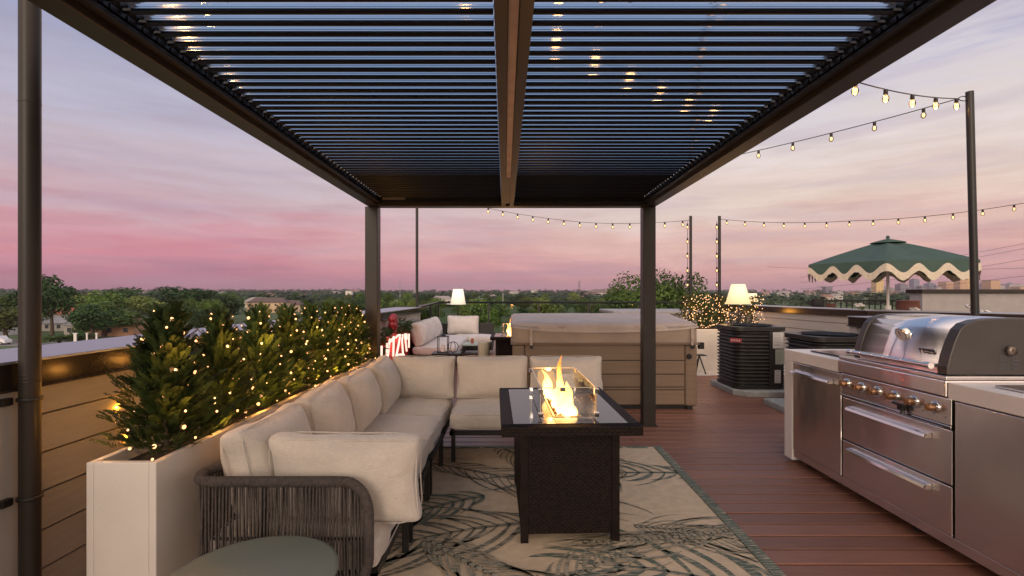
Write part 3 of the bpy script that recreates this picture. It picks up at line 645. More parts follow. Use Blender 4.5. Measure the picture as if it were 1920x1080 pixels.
def flame_mat():
    m = bpy.data.materials.new('flame'); m.use_nodes = True; t = m.node_tree; t.nodes.clear(); o = t.nodes.new('ShaderNodeOutputMaterial')
    tcn = t.nodes.new('ShaderNodeTexCoord'); sp = t.nodes.new('ShaderNodeSeparateXYZ'); t.links.new(tcn.outputs['Object'], sp.inputs[0])
    n = t.nodes.new('ShaderNodeTexNoise'); n.inputs['Scale'].default_value = 22; n.inputs['Detail'].default_value = 4; mp = t.nodes.new('ShaderNodeMapping'); mp.inputs['Scale'].default_value = (1, 1, .4); t.links.new(tcn.outputs['Object'], mp.inputs[0]); t.links.new(mp.outputs[0], n.inputs[0])
    a = t.nodes.new('ShaderNodeMath'); a.operation = 'MULTIPLY_ADD'; a.inputs[1].default_value = .16; t.links.new(n.outputs[0], a.inputs[0]); t.links.new(sp.outputs[2], a.inputs[2])
    mr = t.nodes.new('ShaderNodeMapRange'); mr.inputs[1].default_value = .77; mr.inputs[2].default_value = 1.1; t.links.new(a.outputs[0], mr.inputs[0])
    cr = t.nodes.new('ShaderNodeValToRGB'); e = cr.color_ramp.elements; e[0].color = (1, .62, .22, 1); e[1].color = (1, .26, .03, 1); e[1].position = .9; x = e.new(.35); x.color = (1, .5, .12, 1); t.links.new(mr.outputs[0], cr.inputs[0])
    lw = t.nodes.new('ShaderNodeLayerWeight'); lw.inputs[0].default_value = .45
    st_ = t.nodes.new('ShaderNodeMapRange'); st_.inputs[3].default_value = 8; st_.inputs[4].default_value = 2.2; t.links.new(mr.outputs[0], st_.inputs[0])
    em = t.nodes.new('ShaderNodeEmission'); t.links.new(cr.outputs[0], em.inputs[0]); t.links.new(st_.outputs[0], em.inputs[1])
    tr = t.nodes.new('ShaderNodeBsdfTransparent'); mx = t.nodes.new('ShaderNodeMixShader')
    f = t.nodes.new('ShaderNodeMath'); f.operation = 'MULTIPLY_ADD'; f.inputs[1].default_value = 1.15; f.use_clamp = True; t.links.new(lw.outputs['Facing'], f.inputs[0]); 
    f2 = t.nodes.new('ShaderNodeMath'); f2.operation = 'MULTIPLY'; f2.inputs[1].default_value = .35; t.links.new(mr.outputs[0], f2.inputs[0]); t.links.new(f2.outputs[0], f.inputs[2])
    t.links.new(f.outputs[0], mx.inputs[0]); t.links.new(em.outputs[0], mx.inputs[1]); t.links.new(tr.outputs[0], mx.inputs[2]); t.links.new(mx.outputs[0], o.inputs[0])
    return m
FLAME = flame_mat()
fire_table((.318, 3.33, .01), R(2.0), 'dark wicker fire pit table with glass guard and flames on the palm rug')
# ------------------------------------------------------------------ hot tub
ht = thing('hot_tub', 'tan panelled hot tub under a strapped vinyl cover', 'hot tub', (1.15, 7.25, 0))
def hp(m, n, mt, **k):
    o = m.build(n, mt, ht, **k); o.location = (-1.15, -7.25, 0); return o
hx0, hx1, hy0, hy1 = .005, 2.30, 6.14, 8.35
m = MB()
zs = [.06, .205, .215, .375, .385, .56, .57, .70, .71, .80]
for (a, b) in ((.06, .235), (.245, .27), (.28, .43), (.44, .60), (.61, .80)):
    m.box(hx0+.16, hx1-.16, hy0+.012, hy0+.03, a, b); m.box(hx0+.012, hx0+.03, hy0+.16, hy1-.1, a, b); m.box(hx1-.03, hx1-.012, hy0+.16, hy1-.1, a, b)
hp(m, 'side_panel', TAN, bevel=.006)
m = MB(); m.box(hx0+.03, hx1-.03, hy0+.03, hy1-.02, .05, .80); hp(m, 'cabinet_core', mat('tub_core', (.08, .06, .05), .8))
for (x, y) in ((hx0, hy0), (hx1-.155, hy0)):
    m = MB(); m.box(x, x+.155, hy0, hy0+.15, .04, .80); hp(m, 'corner_post', TAN, bevel=.03)
m = MB(); m.box(hx0+.06, hx1-.06, hy0+.05, hy1-.05, 0, .05); m.box(hx1-.13, hx1-.06, hy0+.01, hy0+.06, 0, .04); hp(m, 'base', BLACK)
m = MB(); m.box(hx0-.02, hx1+.02, hy0-.02, hy1+.02, .803, .825); hp(m, 'rim', TAN, bevel=.008)
# cover: rounded outline, crowned along the middle fold, draped skirt
def rr(x0, x1, y0, y1, r, n=6):
    out = []
    for (cx, cy, a0) in ((x1-r, y0+r, -90), (x1-r, y1-r, 0), (x0+r, y1-r, 90), (x0+r, y0+r, 180)):
        for k in range(n+1):
            a = R(a0+90*k/n); out.append((cx+r*math.cos(a), cy+r*math.sin(a)))
    return out
def subdiv(o, k=4):
    res = []
    for i in range(len(o)):
        a = Vector(o[i]); b = Vector(o[(i+1) % len(o)]); n = max(1, int((b-a).length/.06))
        for j in range(n): res.append(tuple(a.lerp(b, j/n)))
    return res
out = subdiv(rr(hx0-.02, hx1+.02, hy0-.02, hy1+.02, .14))
m = MB(); n = len(out); rings = []
def crown(x, y): return 1.075+.075*(1-abs(y-7.25)/1.1)+.006*noise.noise(Vector((x*2, y*2, 0)))
cx_, cy_ = 1.15, 7.25
for (sc, dz, kind) in ((0, 0, 't'), (.3, 0, 't'), (.6, 0, 't'), (.85, 0, 't'), (.96, -.004, 't'), (.995, -.028, 't'), (1.0, -.06, 't'), (1.0, -.085, 's'), (1.003, -.115, 's'), (1.008, -.122, 'h')):
    ring = []
    for i, (x, y) in enumerate(out):
        X = cx_+(x-cx_)*max(sc, .001); Yy = cy_+(y-cy_)*max(sc, .001); z = crown(X, Yy)+dz
        if kind != 't': z = (1.085+dz)+.008*math.sin((X*1.3+Yy*2.0)*2.2)+(.05*abs((X-cx_)/1.18)**4 if kind in 'sh' else 0)
        nn = .008*noise.noise(Vector((X*5, Yy*5, z*5))); X += (x-cx_)*nn; Yy += (y-cy_)*nn
        ring.append((X, Yy, z))
    rings.append(ring)
vs = [p for r_ in rings for p in r_]; fs = [(a*n+i, a*n+(i+1) % n, (a+1)*n+(i+1) % n, (a+1)*n+i) for a in range(len(rings)-1) for i in range(n)]
m.add(vs, fs, True); hp(m, 'cover_top', VINYL)
m = MB(); i2 = subdiv(rr(hx0-.015, hx1+.015, hy0-.015, hy1+.015, .11)); n = len(i2)
vs = [(x, y, .83) for x, y in i2]+[(x+(x-1.15)*.004*math.sin(i*.9), y+.004*math.sin(i*1.3), 1.03) for i, (x, y) in enumerate(i2)]
m.add(vs, [(i, (i+1) % n, n+(i+1) % n, n+i) for i in range(n)], True); m.add([(x, y, .83) for x, y in i2], [tuple(range(n))]); hp(m, 'cover_skirt', mat('skirt_vinyl', (.33, .255, .195), .55, 0, .1, 4, .4, 8, bd=.02))
for (x, y) in ((.22, hy0-.05), (2.20, hy0-.05)):
    m = MB(); m.box(x, x+.032, y, y+.006, .80, 1.02); m.box(x-.002, x+.034, y-.012, y+.002, .87, .915)
    o = hp(m, 'strap', STRAP, bevel=.002)
    m = MB(); m.box(x-.005, x+.037, y-.016, y-.001, .76, .80); b = m.build('buckle', BLACK, o)
m = MB(); m.lathe([(.03, 0), (.035, .01), (.02, .03)], (2.19, hy0-.025, .66), 12, 'y'); hp(m, 'drain_cap', BLACK)
m = MB(); m.box(hx1+.02, hx1+.08, hy0+.0, hy0+.06, .75, .83); m.tube([(hx1+.05, hy0+.03, .8), (hx1+.05, hy0+.3, .8), (hx1+.05, 7.25, 1.05)], .014, 8); hp(m, 'cover_lifter', BLACK)
# ------------------------------------------------------------------ air conditioners
def ac_unit(x0, y0, label, w=.85, labels=True, h=.89):
    t = thing('air_conditioner', label, 'air conditioner', (x0+w/2, y0+w/2, .085), 'air conditioning condensers on the deck')
    hw = w/2; n_f = 15
    def ring(e, z): return [(x, y, z) for x, y in rr(-hw-e, hw+e, -hw-e, hw+e, .12, 7)]
    m = MB(); prof = [(-.02, .0), (-.02, .05)]
    for k in range(n_f):
        z = .06+(h-.13)*k/n_f; dz = (h-.13)/n_f; prof += [(-.022, z), (.0, z+dz*.3), (.004, z+dz*.5), (-.0, z+dz*.62), (-.022, z+dz*.7)]
    rings = [ring(e, z) for e, z in prof]; n = len(rings[0]); vs = [p for r_ in rings for p in r_]
    m.add(vs, [(a*n+i, a*n+(i+1) % n, (a+1)*n+(i+1) % n, (a+1)*n+i) for a in range(len(rings)-1) for i in range(n)], False); m.build('louvred_case', DARKG, t)
    for (e0, z0, e1, z1) in ((-.01, 0, .008, .045), (.002, h-.07, .012, h-.012)):
        m = MB(); a, b = ring(e0+.008, z0), ring(e1, z1); m.add(a+b, [(i, (i+1) % n, n+(i+1) % n, n+i) for i in range(n)]); m.add(b, [tuple(range(n))]); m.add(a, [tuple(range(n))[::-1]])
        m.build('base_pan' if e0 < 0 else 'lid', DARKG, t)
    m = MB()
    for k in range(1, 9): m.lathe([(.038*k, h+.004), (.038*k+.003, h+.007), (.038*k+.006, h+.004)], n=32)
    for k in range(12):
        a = math.pi*2*k/12; m.tube([(.03*math.cos(a), .03*math.sin(a), h+.01), (.33*math.cos(a), .33*math.sin(a), h+.004)], .003, 4)
    m.build('fan_grille', BLACK, t)
    m = MB(); m.box(hw-.26, hw-.06, -hw-.012, -hw+.01, .05, h-.075); m.build('control_panel', DARKG, t, .004)
    if labels:
        for (xa, xb, za, zb, mt) in ((hw-.215, hw-.065, h-.31, h-.085, PAPER), (hw-.18, hw-.05, h-.535, h-.325, PAPERG), (hw-.19, hw-.105, h-.80, h-.615, PAPER)):
            m = MB(); m.box(xa, xb, -hw-.016, -hw-.0125, za, zb); lb = m.build('notice_label', mt, t)
            m = MB(); rn = random.Random(int(za*1000)); z = zb-.02
            while z > za+.02:
                m.box(xa+.012, xb-.012-rn.uniform(0, .05), -hw-.0175, -hw-.0162, z-.003, z); z -= rn.uniform(.012, .03)
            m.build('print', INK, lb)
    # red badge on the chamfered front left corner
    M_ = Matrix.Translation((-hw+.02, -hw+.036, h-.2)) @ Matrix.Rotation(R(-38), 4, 'Z')
    m = MB(M_); m.box(-.075, .075, -.022, -.012, -.028, .028); bd = m.build('badge', REDL, t)
    m = MB(M_)
    for k in range(6): m.box(-.06+k*.021, -.06+k*.021+.005, -.0245, -.0225, -.014, .014); m.box(-.06+k*.021, -.06+k*.021+.014, -.0246, -.0226, -.014+(k % 2)*.012, -.010+(k % 2)*.012)
    m.build('lettering', PAPER, bd)
    return t
ac_unit(3.16, 7.0, 'dark louvred air conditioner with paper labels, beside the hot tub', w=.73, labels=True)
ac_unit(3.52, 5.72, 'second air conditioner, mostly hidden behind the barbecue counter', w=.74, labels=False, h=.86)
for (x, y, lab) in ((3.13, 6.87, 'grey equipment pad under the air conditioner by the hot tub'), (3.27, 5.5, 'grey equipment pad poking out behind the barbecue counter')):
    m = MB(); o_ = [(x+.16, y), (x+.92, y), (x+.92, y+.95), (x, y+.95), (x, y+.16)]; n = 5
    vs = [(a, b, .004) for a, b in o_]+[(a, b, .068) for a, b in o_]+[(a+(x+.5-a)*.02, b+(y+.5-b)*.02, .08) for a, b in o_]
    m.add(vs, [(i, (i+1) % n, n+(i+1) % n, n+i) for i in range(n)]+[(n+i, n+(i+1) % n, 2*n+(i+1) % n, 2*n+i) for i in range(n)]+[tuple(range(2*n, 3*n)), tuple(range(n))[::-1]])
    tag(m.build('equipment_pad', CONC), lab, 'pad', 'equipment pads')
# ------------------------------------------------------------------ barbecue island
bq = thing('barbecue_island', 'stainless barbecue island with white counter, drawers and gas grill', 'grill', (2.75, 3.0, 0))
def bp(m, n, mt, par=None, **k):
    o = m.build(n, mt, par or bq, **k)
    if par is None: o.location = (-2.75, -3.0, 0)
    return o
FX = 2.377; BX = 3.06
m = MB(); m.box(FX-.005, BX, 3.61, 4.32, .865, .955); m.box(FX-.005, BX, .6, 2.70, .865, .955); bp(m, 'countertop', WHITE2, bevel=.004)
m = MB(); m.box(FX-.005, BX, 4.20, 4.32, .03, .863); bp(m, 'waterfall_end', WHITE2, bevel=.004)
m = MB(); m.box(FX+.03, BX-.02, .7, 4.19, .07, .86); bp(m, 'carcass', mat('carcass', (.03, .03, .03), .6))
m = MB(); m.box(FX+.004, FX+.03, .7, 4.19, .062, .120); bp(m, 'kick_plate', STEEL, bevel=.002)
m = MB(); m.box(FX+.06, BX-.05, .8, 4.15, .03, .06); bp(m, 'plinth', BLACK)
for y in (4.1, 3.0, 1.8):
    m = MB(); m.lathe([(.028, -.012), (.03, 0), (.028, .012)], (FX+.08, y, .03), 14, 'x'); bp(m, 'caster', BLACK)
def handle(par, y0, y1, z, X=FX):
    h_ = MB(); h_.prism([(-.052, 0, -.006), (-.046, 0, .012), (-.028, 0, .016), (.0, 0, .02), (.0, 0, .014), (-.03, 0, .009), (-.038, 0, .002), (-.04, 0, -.01)], (X, y0, z), (X, y1, z))
    for y in (y0, y1-.012): h_.box(X-.045, X+.0, y, y+.012, z-.014, z+.012)
    return h_.build('handle', CHROME, par, .0015)
def door(name, y0, y1, z0, z1, h=None):
    m = MB(); m.box(FX-.004, FX+.028, y0+.004, y1-.004, z0+.003, z1-.003); o = bp(m, name, STEEL, bevel=.004)
    if h: handle(o, h[0], h[1], h[2], FX-.006)
    return o
door('door', 3.575, 4.185, .122, .862, (3.66, 4.15, .785))
door('drawer', 2.672, 3.565, .398, .70, (2.80, 3.46, .635)); door('drawer', 2.672, 3.565, .122, .395, (2.80, 3.46, .345))
door('door', 1.7, 2.662, .122, .862); door('door', .72, 1.69, .122, .862)
m = MB(); m.box(FX-.012, FX+.028, 2.672, 3.565, .725, .868); cp = bp(m, 'control_panel', STEEL, bevel=.004)
m = MB(); m.box(FX-.014, FX+.03, 2.672, 3.565, .704, .722); bp(m, 'drip_rail', CHROME, bevel=.003)
m = MB(); m.box(FX-.012, BX-.02, 2.706, 3.605, .872, .962); bp(m, 'grill_apron', STEEL, bevel=.008)
m = MB(); m.box(FX-.006, FX+.6, 2.71, 3.60, .964, .985); bp(m, 'grill_ledge', STEEL, bevel=.004)
AMB = mat('amber_reflective', (.28, .15, .08), .2, .6)
for k in range(6):
    y = 3.50-.146*k; m = MB(); m.lathe([(.034, .0), (.034, -.008), (.027, -.012), (.024, -.014)], (FX-.012, y, .805), 24, 'x'); b = m.build('knob', CHROME, cp)
    m = MB(); m.lathe([(.022, 0), (.021, -.03), (.018, -.034), (.004, -.036)], (FX-.026, y, .805), 20, 'x'); m.box(FX-.07, FX-.058, y-.004, y+.004, .787, .823); m.build('knob_grip', AMB, b)
for k in range(12):
    y = 3.53-.075*k; m = MB(); m.ball((FX-.013, y, .765), .0035, 8, 4); m.build('indicator_stud', INK, cp)
m = MB(); m.box(FX-.05, FX-.014, 2.96, 3.0, .74, .775); m.box(FX-.06, FX-.045, 2.93, 3.03, .768, .78); m.tube([(FX-.03, 2.98, .745), (FX-.035, 2.975, .715)], .012, 8); m.build('bottle_opener', BLACK, cp, .003)
# hood
hoodp = [(2.405, .99), (2.405, 1.03), (2.418, 1.09), (2.445, 1.17), (2.475, 1.235), (2.51, 1.268), (2.57, 1.288), (2.66, 1.297), (2.80, 1.30), (2.95, 1.296), (3.02, 1.27), (3.05, 1.2), (3.05, .99)]
m = MB(); m.prism([(x, 0, z) for x, z in hoodp], (0, 2.805, 0), (0, 3.425, 0))
for i in range(1, 11): m.sm[i] = True
hd = bp(m, 'hood', STEELH)
for (a, b) in ((2.735, 2.802), (3.428, 3.485)):
    m = MB(); m.prism([(x+(-.004 if x < 2.7 else .004), 0, z+(.004 if z > 1.1 else 0)) for x, z in hoodp], (0, a, 0), (0, b, 0)); bp(m, 'hood_end', HOODG, bevel=.006)
m = MB()
for k in range(4):
    for j in range(2): m.box(2.685+j*.07, 2.725+j*.07, 2.7335, 2.7355, 1.02+.022*k, 1.028+.022*k)
bp(m, 'vent_slots', INK)
m = MB(); m.lathe([(.024, 0), (.03, -.012), (.012, -.018)], (2.745, 2.732, 1.125), 20, 'y'); bp(m, 'rotisserie_mount', mat('mount', (.2, .16, .13), .3, .8))
M_ = Matrix.Translation((2.452, 3.09, 1.195)) @ Matrix.Rotation(R(-24), 4, 'Y')
m = MB(M_); m.lathe([(.046, -.002), (.046, -.03), (.04, -.036), (.038, -.033)], n=32, ax='x'); th = bp(m, 'thermometer', CHROME, hd)
m = MB(M_); m.lathe([(.037, -.034), (.036, -.0355)], n=32, ax='x'); dl = bp(m, 'dial', mat('dial', (.55, .52, .56), .3), th)
m = MB(M_); m.box(-.0375, -.036, -.002, .003, -.004, .026); m.build('needle', INK, dl)
M_ = Matrix.Translation((2.424, 2.885, 1.1)) @ Matrix.Rotation(R(-17), 4, 'Y') 
m = MB(M_); m.box(-.008, -.002, -.058, .058, -.024, .024); bd = bp(m, 'badge', CHROME, hd, bevel=.002)
m = MB(M_); m.box(-.0095, -.0082, -.054, .054, -.0205, .0205); b2 = m.build('badge_face', INK, bd)
m = MB(M_); m.prism([(-.0112, .048, -.013), (-.0112, .026, -.013), (-.0112, .024, -.004), (-.0112, .034, .016), (-.0112, .044, .0)], (0, 0, 0), (.0012, 0, 0))
for (a, b, z, h) in ((.018, -.012, .003, .004), (.018, -.008, -.008, .003), (-.018, -.044, .0, .005), (-.02, -.04, -.009, .002)): m.box(-.0112, -.01, b, a, z, z+h)
m.build('badge_emblem', WHITE2, b2)
m = MB(); hzz = 1.035; HX = 2.345
m.tube([(HX, 2.79, hzz), (HX, 3.44, hzz)], .014, 14)
for y in (2.795, 3.435): m.tube([(HX, y, hzz), (2.41, y, hzz)], .009, 8); m.tube([(HX, y-.02, hzz), (HX, y+.02, hzz)], .018, 14)
bp(m, 'hood_handle', CHROME, hd)
m = MB(); m.box(FX+.1, FX+.5, 2.12, 2.55, .957, .97); bp(m, 'side_burner_lid', STEEL, bevel=.01)
m = MB(); m.box(FX+.1, BX-.1, 3.72, 4.12, .957, .968); bp(m, 'side_burner_glass', GLASSTOP, bevel=.004)
# ------------------------------------------------------------------ poles, brackets, string lights
sp_ = thing('light_pole', 'thick dark pole clamped to the left parapet at the frame edge', 'pole', (-2.08, 2.14, 0))
m = MB(); m.tube([(0, 0, -.2), (0, 0, 3.9)], .0375, 28)
for z in (1.06, 1.075, 1.09, 2.26): m.lathe([(.0375, z-.003), (.0390, z), (.0375, z+.003)], n=28)
m.build('pole', BRONZE, sp_)
for z in (.985, .56):
    m = MB(); m.box(-.165, -.148, -.10, -.06, z-.14, z+.012); m.box(-.15, -.06, -.09, -.072, z-.012, z+.004); m.box(-.10, -.04, -.075, -.03, z-.02, z+.012)
    m.lathe([(.0415, z-.008), (.0445, z-.006), (.0445, z+.006), (.0415, z+.008)], n=28); br = m.build('bracket', BLACK, sp_, .002)
    m = MB()
    for dz in (-.12, -.03): m.ball((-.146, -.08, z+dz), .006, 8, 4)
    m.ball((-.085, -.095, z-.004), .01, 8, 4); m.build('bolt', CHROME, br)
def pole(x, y, z0, z1, r, label, lean=0):
    m = MB(); m.tube([(0, 0, z0), (lean, 0, z1)], r, 12); o = m.build('light_pole', BLACK, None); o.location = (x, y, 0); return tag(o, label, 'pole')
YP = 4.3; rp = P(1835, 595, YP); rt = P(1818, 172, YP)
pole(rp.x, YP, 0, rt.z, .03, 'tall leaning dark pole behind the grill holding the string lights', rt.x-rp.x)
pole(-2.05*1.0, 10.7, 0, P(781, 300, 10.7).z, .03, 'slim dark pole at the far end of the left parapet')
YQ = 9.9; pole(P(1295, 0, YQ).x, YQ, 0, P(0, 405, YQ).z, .028, 'thin pole left of the lit hedge, wrapped with bulbs')
YR = 9.9; pole(P(1349, 0, YR).x, YR, 0, P(0, 405, YR).z, .028, 'thin pole in the middle of the lit hedge, wrapped with bulbs')
bm_ = MB(); bm_.lathe([(.006, .0), (.019, -.018), (.022, -.034), (.017, -.052), (.004, -.062)], n=12); bo = bm_.build('bulb', CLEAR); col.objects.unlink(bo); BG = bo.data
bm_ = MB(); bm_.lathe([(.013, .028), (.014, .0), (.011, -.006)], n=10); bo = bm_.build('socket', BLACK); col.objects.unlink(bo); BS = bo.data
bm_ = MB(); bm_.ball((0, 0, -.030), .011, 8, 6, 1.5); bo = bm_.build('filament', WARMB); col.objects.unlink(bo); BF = bo.data
def string(pts, nb, label, scale=1.0, sag=0, start=.03, lights=False):
    t = thing('string_lights', label, 'string lights', pts[0], 'string lights over the deck'); o0 = Vector(pts[0])
    q = []
    for i in range(len(pts)-1):
        a, b = Vector(pts[i]), Vector(pts[i+1])
        for k in range(16):
            u = k/16; p = a.lerp(b, u); p.z -= sag*4*u*(1-u); q.append(p-o0)
    q.append(Vector(pts[-1])-o0); m = MB(); m.tube(q, .0045, 5, False); m.build('cable', WIRE, t)
    cum = [0]
    for i in range(len(q)-1): cum.append(cum[-1]+(q[i+1]-q[i]).length)
    for k in range(nb):
        s = cum[-1]*(start+(1-2*start)*k/max(1, nb-1)); i = max(j for j in range(len(cum)) if cum[j] <= s); i = min(i, len(q)-2); u = (s-cum[i])/(cum[i+1]-cum[i]); p = q[i].lerp(q[i+1], u)
        b = bpy.data.objects.new('bulb', BG); col.objects.link(b); b.parent = t; b.location = p+Vector((0, 0, -.03*scale)); b.scale = (scale,)*3
        for nm, me in (('socket', BS), ('filament', BF)):
            c = bpy.data.objects.new(nm, me); col.objects.link(c); c.parent = b
        if lights: point(*(p+o0-Vector((0, 0, .07))), .7*lights, (1, .55, .18), .02)
    return t
tp = Vector((rt.x, YP, rt.z-.03))
string([P(1598, 151, 3.3), tp-Vector((.1, 0, .03))], 5, 'short upper run of bulbs from the pergola beam to the leaning pole', 1.05, .03, .02, True)
string([tp-Vector((.1, 0, .03)), P(1385, 290, 5.9)], 5, 'lower run of bulbs sagging from the leaning pole behind the pergola beam', 1.0, .02, .12)
string([P(905, 388, 11), P(1040, 411, 10.6), P(1150, 419, 10.2), P(1293, 413, 9.9)], 13, 'bulbs strung between the pergola posts to the thin pole by the hedge', 1.25, .02)
string([P(1350, 411, 9.9), P(1600, 414, 8.6), P(1925, 380, 7.2)], 13, 'long run of bulbs above the green umbrella', 1.05, .05)
for px, lab in ((1293, 'bulbs wound down the pole left of the lit hedge'), (1348, 'bulbs wound down the pole in the lit hedge')):
    pts = [P(px+(4 if k % 2 else -4), 415+k*24, 9.85) for k in range(7)]
    string([pts[0], pts[2], pts[4], pts[6]], 6, lab, 1.2)
string([(-2.05, 2.3, 3.75), (-2.05, 6.4, 3.35), (-2.05, 10.6, 3.7)], 13, 'unseen added bulbs above the left parapet between its two poles', 1.1, .1, .03, 4.5)  # unseen string, added to light the grill steel with amber streaks
# string lights passing over the louvers (seen between and reflected in the blades)
string([(-2.2, 1.0, 3.35), (-.3, 2.0, 3.1), (1.45, 3.15, 3.0)], 16, 'bulbs strung above the louvered pergola roof, crossing to its right beam', 1.1, .08, .03, .6)
string([(.9, .8, 3.3), (1.0, 2.4, 3.05), (2.0, 5.2, 3.05)], 12, 'bulbs strung above the right half of the pergola roof', 1.1, .08)
m = MB(); m.tube([tuple(tp-Vector((.1, 0, .03))+Vector((.05+.045*math.cos(a*.5236), 0, .02*math.sin(a*.5236)))) for a in range(13)], .004, 6, False); tag(m.build('carabiner', BLACK), 'small metal clip fixing the bulbs to the leaning pole', 'clip')
# ------------------------------------------------------------------ garland + neon sign on the left wall
def wallpt(u, v, off=0.0):
    px, py = 705+u/12, 590+v/12; X = -1.97+off; Y = X/((px-CX)/F); return Vector((X, Y, H-(py-HY)/F*Y))
ns = thing('neon_sign', 'glowing white neon lettering with red halo on the garland at the left wall', 'sign', (-1.93, 8.3, .5)); no_ = Vector((-1.93, 8.3, .5))
strokes = [[(125, 700), (120, 1000)], [(250, 640), (240, 930)], [(310, 560), (265, 940)], [(310, 560), (345, 600), (400, 500)], [(400, 500), (385, 940)], [(445, 520), (490, 470), (545, 455), (535, 520), (500, 720), (455, 930)],
           [(600, 450), (585, 600), (610, 910)], [(450, 920), (540, 895), (630, 905)], [(650, 440), (665, 620), (690, 820)], [(740, 430), (738, 740)], [(690, 560), (690, 440), (650, 440)]]
for st_ in strokes:
    m = MB(); m.tube([wallpt(u, v, .11)-no_ for u, v in st_], .0165, 8); m.build('letter_tube', NEON, ns)
m = MB(); q = [wallpt(u, v, .03)-no_ for u, v in ((95, 560), (300, 480), (440, 400), (780, 330), (800, 700), (700, 900), (440, 1010), (95, 1060))]
m.add([p for p in q]+[p-Vector((.02, 0, 0)) for p in q], [tuple(range(8)), tuple(range(8, 16))[::-1]]+[(i, (i+1) % 8, 8+(i+1) % 8, 8+i) for i in range(8)]); m.build('backing_board', mat('red_board', (.55, .03, .02), .5), ns)
for y, z in ((7.5, .6), (8.0, .62), (8.6, .66)): point(-1.84, y, z, 1.5, (1, .05, .02), .03)
gl = thing('garland', 'evergreen garland with red bow round the neon sign', 'garland', (-1.93, 8.3, .8)); m = MB(); rnd = random.Random(3)
for i in range(700):
    u, v = rnd.uniform(100, 860), rnd.uniform(120, 980)
    inside = 200 < u < 760 and v > 420
    if inside: continue
    if v < 330-.28*u and u < 450: continue
    o = wallpt(u, v, .03)-Vector((-1.93, 8.3, .8)); spray(m, o, Vector((rnd.uniform(.3, 1), rnd.uniform(-.7, .7), rnd.uniform(-.7, .7))), rnd.uniform(.08, .14), rnd, .014)
m.build('greenery', CYP, gl)
m = MB(); c = wallpt(385, 160, .1)-Vector((-1.93, 8.3, .8))
for a in (0, 72, 144, 216, 288): m.ball((c.x, c.y+.08*math.cos(R(a)), c.z+.07*math.sin(R(a))), .065, 10, 6)
m.tube([c, c+Vector((.0, .1, -.12)), c+Vector((-.02, .2, -.16))], .03, 6); m.build('bow', mat('red_bow', (.28, .02, .03), .35), gl)
# ------------------------------------------------------------------ glass railing along the back
rl = thing('glass_railing', 'black-framed glass railing along the back edge of the deck', 'railing', (0, 16.3, 0))
pts = [(-2.0, 10.7), (-2.2, 13.5), (-2.42, 16.3)]
def rpart(m, n, mt, **k):
    o = m.build(n, mt, rl, **k); o.location = (0, -16.3, 0); return o
segs = [((-2.05, 10.8), (-2.2, 13.4)), ((-2.2, 13.4), (-2.42, 16.3))]+[((-2.42+1.65*k, 16.3), (-2.42+1.65*(k+1), 16.3)) for k in range(5)]
for (a, b) in segs:
    m = MB(); m.box(a[0]-.03, a[0]+.03, a[1]-.03, a[1]+.03, 0, 1.12); rpart(m, 'post', BLACK)
    A, B = Vector((*a, 0)), Vector((*b, 0)); d = (B-A).normalized(); n = Vector((-d.y, d.x, 0))*.004
    m = MB(); q = [A+d*.05, B-d*.05]; vs = [q[0]-n, q[1]-n, q[1]+n, q[0]+n]; vs = [v+Vector((0, 0, .1)) for v in vs]+[v+Vector((0, 0, 1.08)) for v in vs]
    m.add(vs, [(0, 1, 5, 4), (1, 2, 6, 5), (2, 3, 7, 6), (3, 0, 4, 7), (4, 5, 6, 7), (3, 2, 1, 0)]); rpart(m, 'glass_pane', GLASS)
m = MB(); m.box(5.80, 5.86, 16.27, 16.33, 0, 1.12); rpart(m, 'post', BLACK)
m = MB(); m.tube([(-2.05, 10.8, 1.14), (-2.42, 16.3, 1.14), (5.85, 16.3, 1.14)], .032, 4); m.tube([(-2.05, 10.8, .08), (-2.42, 16.3, .08), (5.85, 16.3, .08)], .02, 4); rpart(m, 'top_rail', BLACK)
# ------------------------------------------------------------------ second lounge at the back
s2 = thing('corner_sofa', 'pale grey corner sofa by the glass railing', 'sofa', (-1.55, 11.2, 0))
def lp(w, d, h, x, y, z, rot, seed, nm, pf=.05): put_cushion(nm, s2, w, d, h, (x+1.55, y-11.2, z), rot, seed, pf, FABL, .06)
lp(.85, 3.0, .16, -1.45, 10.7, .36, (0, 0, 0), 1, 'seat_cushion', .02)
lp(.95, .8, .16, -.95, 11.85, .361, (0, 0, 0), 2, 'seat_cushion', .02)
for k, y in enumerate((9.75, 10.6, 11.4)): lp(.2, .85, .46, -1.80, y, .66, (0, R(-16), 0), 40+k, 'back_cushion', .07)
lp(.78, .2, .46, -1.2, 12.2, .66, (R(-12), 0, 0), 44, 'back_cushion', .07)
m = MB(); m.box(-.36, .5, -1.9, 1.05, .12, .27); m.box(.5, 1.1, .25, 1.05, .12, .27); m.box(-.40, 1.1, 1.06, 1.12, .1, .7); m.build('base', BLACK, s2)
